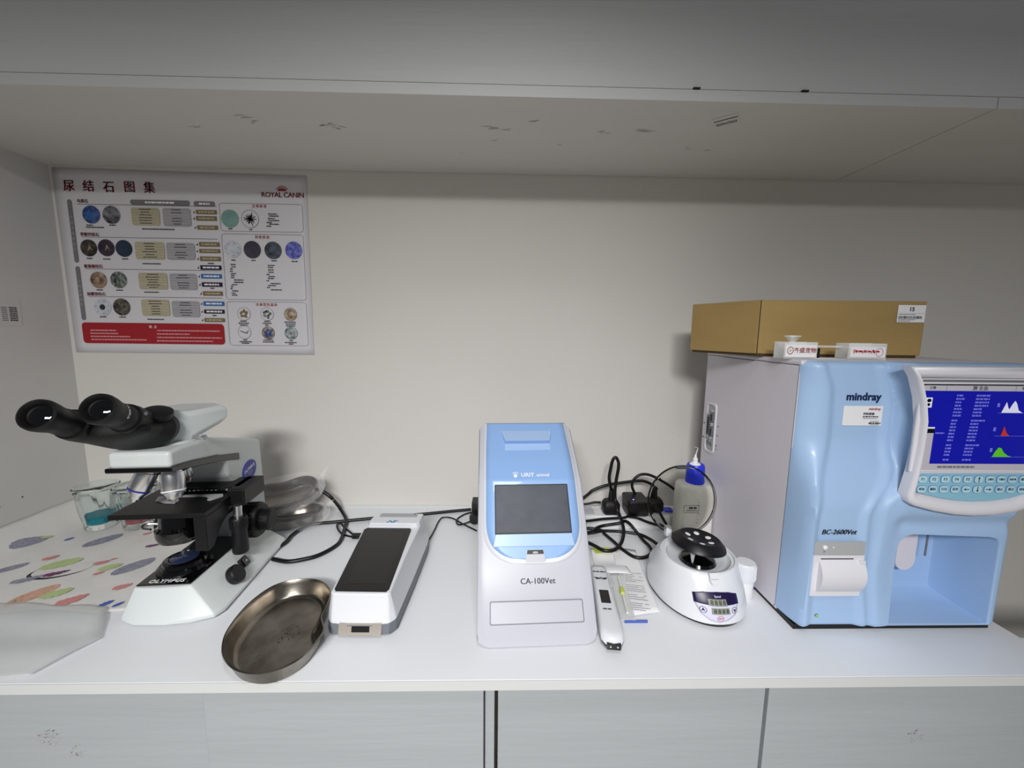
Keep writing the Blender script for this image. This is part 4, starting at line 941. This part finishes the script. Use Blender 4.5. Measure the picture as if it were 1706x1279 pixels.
MB().add(loft([rrr(.024, .022, 0, .005), rrr(.027, .026, .004, .005), rrr(.027, .034, .040, .005), rrr(.025, .032, .043, .004)]), 'black').build('adapter_body', ad_, angle=40)
MB().add(lathe([(0, .043), (.0018, .043), (.0012, .0445), (0, .0448)], 12), 'led', T(-.012, -.018, 0)).build('indicator_light', ad_)
bk = thing('wall_plug', 'black plug block half hidden at the left of the tower analyzer', 'plug', (-.062, -.075, 0), 0, None)
MB().add(box(-.016, .014, -.020, .020, .0, .055), 'black').build('plug_block', bk, bevel=.002)
MB().add(lathe([(0, 0), (.013, 0), (.014, .004), (.012, .02), (0, .02)], 24), 'rubber', fr((-.008, -.02, .018), (1, 0, 0), (0, 0, 1))).build('round_plug', bk)

def cable(pts, r, label, nm='power_cable', k=8, grp=None):
    o0 = Vector(pts[0]); m = MB().add(tube(pts, r, 12, k), 'cable')
    return tag(m.build(nm, origin=tuple(o0), angle=80), label, 'cable', grp)
cable(CAB_A, .0045, 'thick black cable curling over the counter behind the kidney dish')
cable(CAB_B, .0042, 'black cable running from the microscope along the counter to the tower analyzer')
cable(CAB_C, .0022, 'thin black lead with a small plug at the left of the handheld analyzer', 'charging_cable')
mc = MB().add(box(-.022, 0, -.006, .006, 0, .011), 'rubber', T(CAB_C[-1][0]+.018, CAB_C[-1][1]-.002, .002)).build('connector', bpy.data.objects['charging_cable'], bevel=.002)
mc.location = -bpy.data.objects['charging_cable'].location
cable(CAB_D, .0020, 'thin black cable kinked on the counter between handheld and tower analyzers')
cable([(-.072, -.070, .02)]+[(-.10, -.062, .008), (-.118, -.085, .004), (-.11, -.112, .004), (-.085, -.115, .012), (-.07, -.105, .018)], .0022, 'short black loop of wire at the plug left of the tower analyzer')
cable([(.281, -.112, .098)]+CAB_E[1:], .0040, 'black cable rising in a tall narrow loop beside the tower analyzer, falling to the counter')
cable(CAB_F, .0040, 'black cable arching low along the wall right of the tower analyzer')
cable(CAB_G, .0030, 'short black cable from the tower analyzer to the upright plug')
cable(CAB_H, .0036, 'black cable looping above the power adapter behind the centrifuge lid')
cable(CAB_I, .0032, 'thin black cable crossing in front of the power adapter')
cable([p for p in CAB_J], .0038, 'black cable looping forward on the counter beside the centrifuge')
cable(CAB_K, .0036, 'black cable running from the white tie to the back of the centrifuge')
cable(CAB_L, .0034, 'black cable passing from the adapter under the centrifuge lid')
cable(CAB_M, .0034, 'black cable hanging from the plug behind the centrifuge lid')
tie = MB().add(box(-.004, .004, -.010, .010, .004, .026), 'matte_white').build('cable_tie', bevel=.0015, origin=(0, 0, 0))
tie.location = (.215, -.128, .0); tie.rotation_euler = (0, .2, .3)
tag(tie, 'white tie holding the bundled black cables beside the tower analyzer', 'cable tie')

# ================================================================ papers and packet
def sheet(nm, P, label, cat, z, mt='paper', curl=.003, th=.00025):
    cx = sum(p[0] for p in P)/len(P); cy = sum(p[1] for p in P)/len(P); n = 14; v = []; f = []
    a, b, c, d = P[:4]
    for j in range(n+1):
        for i in range(n+1):
            s, t = i/n, j/n
            x = (a[0]*(1-s)+b[0]*s)*(1-t)+(d[0]*(1-s)+c[0]*s)*t; y = (a[1]*(1-s)+b[1]*s)*(1-t)+(d[1]*(1-s)+c[1]*s)*t
            v.append((x, y, z+curl*(math.cos(t*7)+1)*.5*(.6+.4*math.sin(s*3))))
    for j in range(n):
        for i in range(n): k = j*(n+1)+i; f.append((k, k+1, k+n+2, k+n+1))
    o = MB().add((v, f), mt).build(nm, origin=(cx, cy, 0), solid=th); tag(o, label, cat); return o, (cx, cy)
po, pc = sheet('receipt', [PAPER1[0], PAPER1[1], PAPER1[2], PAPER1[3]], 'printed paper slip lying left of the centrifuge', 'paper', .003)
m = MB(); a, b, c, d = PAPER1
ex = Vector((b[0]-a[0], b[1]-a[1], 0)).normalized(); ey = Vector((a[0]-d[0], a[1]-d[1], 0)).normalized(); X = fr((d[0], d[1], .0068), ex, ey)
for k in range(20): 
    if k in (4, 8, 13): continue
    w = rnd.uniform(.012, .034); greek(m, .006, .018+k*.006, w, .0014, 'greyink', X)
    if k % 2: greek(m, .034, .018+k*.006, .007, .0014, 'greyink', X)
mo = m.build('printed_lines', po); mo.location = -po.location
w2, _ = sheet('paper_wrapper', [(.205, -.232), (.262, -.232), (.270, -.33), (.196, -.33)], 'white paper wrapper with a yellow-green label beside the tower analyzer', 'wrapper', .0012, curl=.008)
mo = MB().add(flat([(.207, -.236), (.247, -.234), (.250, -.256), (.212, -.258)], .0102), 'lime').add(flat([(.222, -.242), (.24, -.243), (.24, -.246), (.222, -.246)], .0106), 'ink').build('green_label', w2); mo.location = -w2.location
pk, _ = sheet('swab_packet', [(.222, -.335), (.250, -.335), (.232, -.470), (.206, -.470)], 'clear film packet with yellow-green tip beside the handheld scanner', 'packet', .0085, 'filmw', .002)
MB().add(tube([(.236, -.35, .0125), (.228, -.41, .0125), (.222, -.455, .0125)], .0022, 8, 3), 'bottle').add(lathe([(0, 0), (.004, .002), (.0045, .012), (.003, .020), (0, .021)], 14), 'lime', align((.2285, -.405, .0125), (.233, -.37, .0125))).build('swab', pk).location = -pk.location
MB().add(box(.214, .254, -.4665, -.4655, .002, .007), 'bluep').build('blue_seal', pk).location = -pk.location
nd, _ = sheet('needle_wrapper', [(.196, -.332), (.222, -.332), (.222, -.378), (.199, -.378)], 'small clear wrapped needle above the end of the handheld scanner', 'wrapper', .0100, 'filmw', .001)
MB().add(tube([(.199, -.336, .0125), (.207, -.372, .0125)], .0008, 6, 2), 'greypl').build('needle', nd).location = -nd.location

# ================================================================ blood analyzer
ha = thing('blood_analyzer', 'large light-blue and lilac-grey blood analyzer with colour screen and keypad', 'analyzer', (.67, -.31, 0))
OX, OY = .67, -.31
def L(x, y, z): return (x-OX, y-OY, z)
X0, X1 = .4955, .846
def LB(x0, x1, y0, y1, z0, z1): return box(x0-OX, x1-OX, y0-OY, y1-OY, z0, z1)
MB().add(LB(X0, X1, -.440, -.130, .008, .4475), 'beige').build('housing', ha, bevel=.002)
MB().add(LB(X0-.001, X1, -.443, -.128, .4483, .457), 'beige').build('top_cover', ha, bevel=.003, seg=3)
MB().add(LB(X0+.004, X1-.004, -.480, -.140, 0, .009), 'black').build('plinth', ha)
def ss(a, b, t): t = max(0, min(1, (t-a)/(b-a))); return t*t*(3-2*t)
def interp(T_, z):
    for (z0, x0), (z1, x1) in zip(T_, T_[1:]):
        if z0 >= z >= z1: t = ss(0, 1, (z0-z)/(z0-z1)); return x0+(x1-x0)*t
    return T_[-1][1] if z < T_[-1][0] else T_[0][1]
XLR = [(.457, .516), (.405, .531), (.335, .534), (.245, .508), (.19, .504), (0, .507)]
XRR = [(.457, .621), (.38, .640), (.29, .640), (.205, .592), (.12, .595), (0, .610)]
XR2 = [(.457, .640), (.38, .660), (.29, .668), (.215, .618), (.12, .615), (0, .630)]
def fy(x, z):
    yf = -.458-.034*ss(.335, .215, z)          # column plane
    xl, xr, x2 = interp(XLR, z), interp(XRR, z), interp(XR2, z)
    if x < xl:
        t = (x-X0)/(xl-X0); base = -.438; return base+(yf-.003-base)*math.sin(t*math.pi/2)**.7
    if x < xr:
        t = (x-xl)/(xr-xl); d = .0055*ss(0, .16, t)*ss(1, .84, t); return yf-.003+d
    fac = .4+.6*ss(.175, .235, z); A = yf-.003+(-.498-(yf-.003))*fac
    if x < x2:
        t = (x-xr)/(x2-xr); return yf-.003+.003*math.sin(t*math.pi)+(A-(yf-.003))*ss(.1, 1, t)
    up = -.500; lo = -.4925
    k = ss(.165, .215, z); dip = .008*math.exp(-((z-.197)/.014)**2)*ss(x2, x2+.04, x)
    B = lo+(up-lo)*k+dip; y = A+(B-A)*ss(x2, x2+.035, x)
    if x > X1-.02: y = y+.03*((x-(X1-.02))/.02)**3
    return y
NX, NZ = 120, 130; v = []; f = []
z0, z1 = .012, .4565
for j in range(NZ+1):
    for i in range(NX+1):
        x = X0+(X1-X0)*i/NX; z = z0+(z1-z0)*j/NZ; y = fy(x, z)
        e = max(0, (z-(z1-.010))/.010); y += .011*e**2.5
        e = max(0, ((z0+.006)-z)/.006); y += .005*e**2
        v.append(L(x, y, z))
n0 = len(v)
for j in range(NZ+1):
    for i in range(NX+1):
        x = X0+(X1-X0)*i/NX; z = z0+(z1-z0)*j/NZ; v.append(L(x, -.4365 if i else -.437, z))
W = NX+1
for j in range(NZ):
    for i in range(NX):
        k = j*W+i; f.append((k, k+1, k+W+1, k+W)); f.append((n0+k, n0+k+W, n0+k+W+1, n0+k+1))
for j in range(NZ):
    for i in (0, NX): k = j*W+i; f.append((k, k+W, n0+k+W, n0+k))
for i in range(NX):
    for j in (0, NZ): k = j*W+i; f.append((k, n0+k, n0+k+1, k+1))
fp = MB().add((v, f), 'blue').build('front_panel', ha, angle=40)
# sampling bay: deepen by a cutter, then line it with its own recessed shell
bay = [(.649, .0155), (.821, .0155), (.8195, .165), (.812, .173), (.665, .176), (.652, .170), (.646, .155)]
bay = [(.650, .0155), (.826, .0155), (.8235, .160), (.816, .170), (.800, .1735), (.672, .178), (.660, .175), (.651, .166), (.647, .150)]
cut(fp, loft([[L(x, -.56, z) for x, z in bay], [L(x, -.43, z) for x, z in bay]]))
def sc_bay(k, y, dz=0, top=0, lift=0):
    cx, cz = .737, .10
    o = []
    for x, z in bay:
        zz = cz+(z-cz)*k
        if z < .05: zz = max(zz, .0155+lift)
        o.append(L(cx+(x-cx)*k, y, zz))
    return o
cut(bpy.data.objects['housing.001'] if 'housing.001' in bpy.data.objects else fp, loft([[L(x, -.56, z) for x, z in bay], [L(x, -.385, z) for x, z in bay]]))
MB().add(loft([sc_bay(1.004, -.4925), sc_bay(.995, -.488), sc_bay(.965, -.44, lift=.003), sc_bay(.90, -.405, lift=.008), sc_bay(.88, -.40, lift=.012)], cap0=False), 'blue').build('sample_bay', ha, fix=False, angle=50, solid=.001)
m = MB(); m.add(loft([[L(x, -.414+.014, z) for x, z in rr(.717, .072, .757, .19, .019, 8)], [L(x, -.426, z) for x, z in rr(.719, .074, .755, .19, .018, 8)]]), 'beige'); m.build('probe_cover', ha, bevel=.002)
MB().add(tube([L(.768, -.43, .172), L(.768, -.43, .13), L(.768, -.43, .104)], .0016, 10, 2), 'greypl').build('sample_probe', ha)
# screen bezel
Xz = fr(L(0, -.5005, 0), (1, 0, 0), (0, 0, 1))
bz = [(.612, .4535), (.624, .437), (.636, .405), (.643, .37), (.644, .33), (.641, .29), (.634, .252), (.637, .241), (.648, .234), (.68, .2255), (.715, .2195), (.745, .2175), (.775, .2185), (.81, .2235), (.838, .232), (.8445, .24), (.846, .27), (.847, .36), (.8455, .42), (.842, .4535)]
bi = [(.632, .4365), (.6375, .42), (.645, .395), (.650, .37), (.651, .33), (.6505, .29), (.6495, .262), (.6505, .2555), (.662, .252), (.69, .2455), (.715, .2415), (.745, .2395), (.775, .2405), (.805, .2445), (.828, .2515), (.8345, .258), (.836, .28), (.837, .36), (.8365, .42), (.8345, .4365)]
cxb = [( (a[0]+b[0])/2, (a[1]+b[1])/2) for a, b in zip(bz, bi)]
bzm = MB(); r3 = lambda P, y: [L(x, y, z) for x, z in P]
bzm.add(loft([r3(bz, -.494), r3(bz, -.508), r3([(a[0]*.9+b[0]*.1, a[1]*.9+b[1]*.1) for a, b in zip(bz, bi)], -.5125), r3(cxb, -.5135), r3(bi, -.507), r3(bi, -.503)], cap0=False, cap1=True), 'bezel')
bezel = bzm.build('screen_bezel', ha, angle=75)
Xs = fr(L(0, -.5040, 0), (1, 0, 0), (0, 0, 1))
def Q(x0, z0, x1, z1): return [(x0, z0), (x1, z0), (x1, z1), (x0, z1)]
sx0, sx1, sz0, sz1 = .6435, .835, .292, .4250
m = MB(); m.add(prism(Q(.6375, .2885, .8365, .4355), -.002, .0004), 'bezel', Xs); m.add(prism(Q(.6385, .4300, .836, .4335), .0, .0008), 'greypl', Xs); m.add(prism(Q(.6390, .4248, .836, .4268), .0, .0012), 'scrblack', Xs); m.build('screen_surround', bezel)
m = MB()
scrp = [(.6445, .292), (.6485, .33), (.648, .37), (.6425, .4), (.6375, .4250), (.835, .4250), (.835, .292)]
m.add(prism(scrp, .0004, .0010), 'scrblue', Xs)
m.add(flat([(.6375, .4250), (.835, .4250), (.835, .4165), (.6390, .4165)], .0012), 'scrgrey', Xs)
m.add(flat([(.6450, .292), (.835, .292), (.835, .3015), (.6460, .3015)], .0012), 'scrgrey', Xs)
m.add(flat([(.6470, .3015), (.6665, .3015), (.6665, .3575), (.6490, .3575)], .0012), 'scrgrey', Xs)
m.add(flat(Q(.6480, .3505, .667, .3575), .0014), 'scrblack', Xs); m.add(flat(Q(.6480, .3575, .667, .360), .0014), 'scrwhite', Xs)
m.add(flat(Q(.6470, .3905, .6570, .406), .0012), 'scrwhite', Xs); m.add(flat(ell(.6520, .4015, .0035, .003, 9), .0014), 'scrblack', Xs); m.add(flat(ell(.6515, .395, .003, .0025, 7), .0014), 'scrblack', Xs)
for x in (.676, .785): m.add(flat(Q(x, .4165, x+.0006, .425), .0014), 'greypl', Xs)
m.add(text('计数', .005), 'ink', Xs @ T(.655, .4208, .0014)); m.add(text('测 全血', .0075), 'ink', Xs @ T(.729, .4205, .0014)); m.add(text('帮助', .0055), 'ink', Xs @ T(.80, .4206, .0014))
for r_, (nm_, va) in enumerate([('WBC', '10.2 10^9/L'), ('Lymph#', '3.9 10^9/L'), ('Mon#', '0.4 10^9/L'), ('Gran#', '10.6 10^9/L'), ('Lymph%', '26.1 %'), ('Mon%', '4.1 %'), ('Gran%', '70.8 %'), None, ('RBC', '6.95 10^12/L'), ('HGB', '158 g/L'), ('HCT', '46.3 %'), ('MCV', '66.8 fL'), ('MCH', '24.0 pg'), ('MCHC', '335 g/L'), ('RDW', '13.5 %'), None, ('PLT', '182 10^9/L'), ('MPV', '8.9 fL'), ('PDW', '15.1'), ('PCT', '0.152 %'), None, ('Eos%', '3.2 %')] ) if False else []: pass
rows = [.4095, .4042, .3990, .3938, .3886, .3834, .3782, .3705, .3653, .3601, .3549, .3497, .3445, .3393, .3315, .3263, .3211, .3159, .3080]
for k, z in enumerate(rows):
    greek(m, .694-.0004*k, z, .013 if k in (1, 4, 5, 6) else .0095, .0026, 'scrtext', Xs, .0014)
    greek(m, .725-.0004*k, z, .022 if k in (0, 1, 2, 3, 7, 14) else .014, .0026, 'scrtext', Xs, .0014)
greek(m, .669, .3505, .014, .0022, 'scrtext', Xs, .0014)
def graph(pts, c): m.add(flat(pts, .0014), c, Xs)
graph([(.768, .3830), (.771, .391), (.7745, .4000), (.778, .391), (.780, .3885), (.784, .397), (.7875, .4020), (.791, .397), (.795, .387), (.802, .3830)], 'scrwhite')
graph([(.773, .3465), (.775, .353), (.7765, .3620), (.779, .357), (.783, .350), (.7875, .3465)], 'scrred')
graph([(.765, .3130), (.769, .322), (.7735, .3280), (.778, .3270), (.783, .320), (.790, .315), (.797, .3130)], 'scrgreen')
for z in (.3826, .3461, .3126): m.add(flat(Q(.763, z, .83, z+.0005), .0014), 'scrtext', Xs)
for z in (.395, .357, .324): greek(m, .760, z, .004, .006, 'scrtext', Xs, .0014)
greek(m, .68, .2965, .06, .003, 'greypl', Xs, .0014)
m.build('display', bezel)
# keypad
kp = [(.6505, .2855), (.836, .2855), (.8345, .258), (.828, .2525), (.805, .2452), (.775, .2412), (.745, .2402), (.715, .2422), (.69, .2462), (.662, .2528), (.6505, .257)]
kpd = MB().add(prism(kp, 0, .0012), 'keyblue', Xs).build('keypad', bezel)
lab = ['F1', 'F2', 'F3', 'F4', 'F5', '↑', '上翻页', '下翻页', '检测选择', '模式', '帮助', '删除', '打印', '菜单', '←', '↓', '→', '确认', '模式']
top_ = ['F1', 'F2', 'F3', 'F4', 'F5', 'up', '上翻页', '下翻页', '选择项', '稀释']
bot_ = ['帮助', '删除', '打印', '菜单', 'left', 'down', 'right', '确认', '模式', '排堵']
for r_, row in enumerate((top_, bot_)):
    for k, s in enumerate(row):
        x = .6595+k*.01805; z = .2765 if r_ == 0 else .2602
        m = MB(); m.add(prism(rr(x-.0068, z-.0056, x+.0068, z+.0056, .0042, 5), .001, .0022), 'key', Xs)
        m.add(ringpoly(rr(x-.0072, z-.006, x+.0072, z+.006, .0045, 5), rr(x-.0066, z-.0054, x+.0066, z+.0054, .004, 5), .001, .0019), 'bluep', Xs)
        if s in ('up', 'down', 'left', 'right'):
            A = {'up': 90, 'down': -90, 'left': 180, 'right': 0}[s]; Y = Xs @ T(x, z, .0025) @ RZ(A)
            m.add(flat([(-.0045, -.0006), (.001, -.0006), (.001, -.0020), (.0045, 0), (.001, .0020), (.001, .0006), (-.0045, .0006)]), 'ink', Y)
        else: m.add(text(s, .0062 if len(s) < 3 and ord(s[0]) < 200 else (.0047 if len(s) < 3 else .0036)), 'ink', Xs @ T(x, z, .0024))
        m.build('key', kpd)
# lettering, sticker
Xc1 = fr(L(.594, min(fy(.594+d, .40) for d in (-.03, 0, .03))-.0004, .3985), (1, 0, 0), (0, 0, 1))
m = MB(); m.add(text('mindray', .0175, bold=.0005, spacing=1.02), 'navyblue', Xc1); m.build('brand_lettering', ha)
yb = min(fy(.5965+d, .367) for d in (-.03, 0, .03))-.0004
m = MB(); Xk = fr(L(.5965, yb, .367), (1, 0, 0), (0, 0, 1)); m.add(prism(rr(-.034, -.0165, .034, .0165, .002), -.0005, .0004), 'paper', Xk)
m.add(text('mindray', .0062, bold=.0001), 'red', Xk @ T(.018, .0115, .0006)); m.add(text('扫码报修', .0048, bold=.0001, align='LEFT'), 'ink', Xk @ T(-.0005, .003, .0006))
greek(m, -.0005, -.0015, .026, .0020, 'ink', Xk, .0006); greek(m, -.0005, -.0045, .025, .0011, 'greyink', Xk, .0006)
greek(m, .013, -.0095, .014, .0012, 'greyink', Xk, .0006); greek(m, .0105, -.0125, .020, .0026, 'ink', Xk, .0006); greek(m, .013, -.0150, .015, .0009, 'greyink', Xk, .0006)
m.build('service_sticker', ha)
yl = min(fy(.5495+d, .181+e) for d in (-.03, -.015, 0, .015, .03) for e in (-.005, 0, .005))-.0002
m = MB(); m.add(text('BC-2600Vet', .0115, heavy=.0002, shear=.25), 'ink', fr(L(.5495, yl-.0012, .1808), (1, 0, 0), (0, 0, 1))); m.build('model_lettering', ha)
# printer
py_ = min(fy(.5515+d, .12+e) for d in (-.04, -.02, 0, .02, .04) for e in (-.04, 0, .04, .045))+.0008
Xr = fr(L(.5515, py_, .118), (1, 0, 0), (0, 0, 1))
pt = MB(); pt.add(prism(rr(-.0425, .0255, .0415, .0485, .001), -.001, .0012), 'midgrey', Xr); pt.add(prism(rr(-.0425, -.0465, .0415, .0250, .001), -.001, .0016), 'bezel', Xr)
pto = pt.build('printer', ha, bevel=.0004)
MB().add(lathe([(0, .001), (.0032, .001), (.0036, .003), (0, .004)], 20), 'whiteink', Xr @ T(-.0265, .0395, 0)).build('power_button', pto)
MB().add(lathe([(0, .001), (.0015, .001), (0, .0022)], 12), 'whiteink', Xr @ T(-.0115, .0385, 0)).add(text('P', .004), 'ink', Xr @ T(-.0265, .031, .0014)).build('indicator_light', pto)
MB().add(prism(Q(-.031, .0185, .023, .0200), .0016, .0020), 'black', Xr).build('paper_slot', pto)
n = 22; rings = []
for x in (-.034, .040):
    rings.append([(x, -.0385+.056*k/n, .0016+.0115*math.sin(math.pi*k/n)**.8) for k in range(n+1)])
m = MB(); m.add(loft(rings), 'bezel', Xr); m.build('printer_door', pto)
MB().add(prism(Q(.031, .003, .0405, .0175), .0016, .0065), 'bezel', Xr).build('door_latch', pto, bevel=.0006)
MB().add(lathe([(0, 0), (.003, 0), (.003, .0008), (0, .001)], 16), 'greypl', fr(L(.529, fy(.529, .033), .0325), (1, 0, 0), (0, 0, 1))).add(flat(ell(0, 0, .0028, .0011, 12, .7), .0011), 'green', fr(L(.529, fy(.529, .033), .0325), (1, 0, 0), (0, 0, 1))).build('status_light', ha)
# ports on the left side
Xo = fr(L(X0, -.170, .277), (0, -1, 0), (0, 0, 1))
m = MB(); o_ = rr(-.022, -.060, .022, .060, .010); i_ = rr(-.017, -.055, .017, .055, .008)
m.add(ringpoly(o_, i_, -.0002, .0022), 'matte_white', Xo); m.add(flat(i_, .0003), 'midgrey', Xo); pn = m.build('port_panel', ha)
def dsub(x, z, h, w=.0058, nm='serial_port'):
    m = MB(); m.add(prism(rr(x-w, z-h/2, x+w, z+h/2, .003), .0003, .0045), 'greypl', Xo); m.add(prism(rr(x-w*.6, z-h/2+.003, x+w*.6, z+h/2-.003, .002), .0045, .0052), 'black', Xo)
    for s in (-1, 1): m.add(lathe([(0, .0003), (.003, .0003), (.003, .006), (0, .006)], 6), 'midgrey', Xo @ T(x, z+s*(h/2+.0045), 0))
    m.build(nm, pn)
dsub(-.006, .005, .046, nm='parallel_port'); dsub(.0075, .026, .022); dsub(.0075, -.008, .022)
for x in (-.005, .008): 
    m = MB(); m.add(prism(ell(x, -.036, .0055, .0055, 20), .0003, .0025), 'midgrey', Xo); m.add(prism(ell(x, -.036, .0042, .0042, 18), .0025, .003), 'black', Xo); m.add(prism(ell(x, -.036, .002, .002, 12), .003, .0034), 'midgrey', Xo); m.build('round_port', pn)
m = MB()
for x, z, w in ((-.035, .005, .006), (.029, .010, .006), (.028, -.012, .006), (.027, -.036, .006), (-.040, -.030, .012), (.026, -.045, .004)): greek(m, x, z, w, .003, 'greyink', Xo)
m.build('port_marking', ha)

# ================================================================ cardboard box on the analyzer
bxp = [(.478, -.345), (.780, -.360), (.79, -.15), (.418, -.20)]
zb = .4574
bc = (.63, -.26)
bx = thing('cardboard_box', 'brown lidded cardboard box with a white barcode label, on top of the blood analyzer', 'box', (bc[0], bc[1], zb))
lp = [(x-bc[0], y-bc[1]) for x, y in bxp]
ip = [(x*.975, y*.955) for x, y in lp]
MB().add(prism(ip, 0, .02), 'carddark').build('inner_tray', bx)
ld = MB().add(prism(lp, .0045, .1045), 'card').build('box_lid', bx, bevel=.0018)
a, b = Vector((*lp[0], 0)), Vector((*lp[1], 0)); ex = (b-a).normalized()
Xf_ = fr(tuple(a+Vector((0, -.0006, 0))), ex, (0, 0, 1)); wl = (b-a).length
m = MB(); m.add(prism(Q(.0015, .006, .0100, .1035), -.0008, .0012), 'card', Xf_); m.add(prism(Q(.0004, .005, .0016, .1040), -.001, .0002), 'carddark', Xf_); m.build('folded_seam', ld)
m = MB(); m.add(flat(Q(wl-.0525, .066, wl-.0025, .0975), .0008), 'paper', Xf_); m.add(text('15', .010, bold=.0003), 'ink', Xf_ @ T(wl-.0275, .0895, .0010)); m.add(flat(Q(wl-.0515, .0822, wl-.0035, .0826), .0009), 'greyink', Xf_)
x = wl-.050
while x < wl-.008: w = rnd.choice((.0004, .0008, .0012)); m.add(flat(Q(x, .0725, x+w, .0775), .0010), 'ink', Xf_); x += w+rnd.choice((.0004, .0008))
greek(m, wl-.05, .0803, .03, .0012, 'greyink', Xf_, .001); greek(m, wl-.05, .0708, .03, .0012, 'greyink', Xf_, .001); greek(m, wl-.05, .0682, .022, .0012, 'greyink', Xf_, .001)
m.build('barcode_label', ld)

# ================================================================ acrylic stand on the analyzer
ac = thing('acrylic_slide_rack', 'clear acrylic rack with two printed white labels, in front of the cardboard box', 'rack', (.565, -.408, .4572), -3)
def hollow(x0, x1, y0, y1, z0, z1, t=.0016):
    m = MB()
    m.add(box(x0, x1, y0, y0+t, z0, z1), 'acryl').add(box(x0, x1, y1-t, y1, z0, z1), 'acryl').add(box(x0, x0+t, y0+t, y1-t, z0, z1), 'acryl').add(box(x1-t, x1, y0+t, y1-t, z0, z1), 'acryl').add(box(x0+t, x1-t, y0+t, y1-t, z0, z0+t), 'acryl')
    return m
MB().add(box(-.083, .087, -.014, .016, 0, .0022), 'acryl').build('base_plate', ac)
hollow(-.083, -.028, -.0138, .0158, .0023, .0290).build('left_holder', ac)
hollow(.024, .087, -.0138, .0158, .0023, .0280).build('right_holder', ac)
MB().add(tube([(-.029, .002, .0215), (.0235, .002, .0215)], .0020, 10, 1), 'acryl').build('cross_bar', ac)
m = MB(); X = fr((0, -.0141, 0), (1, 0, 0), (0, 0, 1)); m.add(flat(Q(-.0815, .0035, -.0300, .0245), .0002), 'paper', X)
m.add(ringpoly(ell(-.0735, .0145, .0052, .0066, 28), ell(-.0735, .0145, .0042, .0054, 28), .0003, .0005), 'darkred', X); m.add(flat(ell(-.0735, .0145, .0015, .003, 12), .0004), 'tan', X)
m.add(text('齐盛宠物', .0095, bold=.0001), 'darkred', X @ T(-.049, .0145, .0004)); m.build('left_label', ac)
m = MB(); m.add(flat(Q(.0265, .0045, .0850, .0225), .0002), 'paper', X)
for k, (s_, w) in enumerate([('e', 1)]): pass
x = .033
for k in range(12):
    w = .0032; m.add(flat(ell(x, .0145-(.001 if k in (4, 8) else 0), w*.55, .0028 if k % 3 else .0038, 7, .5*(k % 4)), .0004), 'red' if k % 2 else 'redp', X); x += .0036
m.add(ringpoly(ell(.075, .0130, .0062, .0072, 24), ell(.075, .0130, .0055, .0064, 24), .0003, .0005), 'pink', X)
m.build('right_label', ac)
MB().add(box(-.0265, -.0205, -.010, .012, .0024, .019), 'black').build('black_insert', ac, bevel=.0006)
cp = thing('pipette_tip_cap', 'tiny clear flanged plastic tube standing in the left holder of the acrylic rack', 'tube', (.506, -.400, .461))
MB().add(lathe([(0, 0), (.0055, 0), (.0065, .004), (.0060, .026), (.011, .033), (.013, .034), (.013, .0362), (.006, .0362), (.005, .033), (.0045, .004), (0, .003)], 28), 'acryl').build('tube_body', cp)
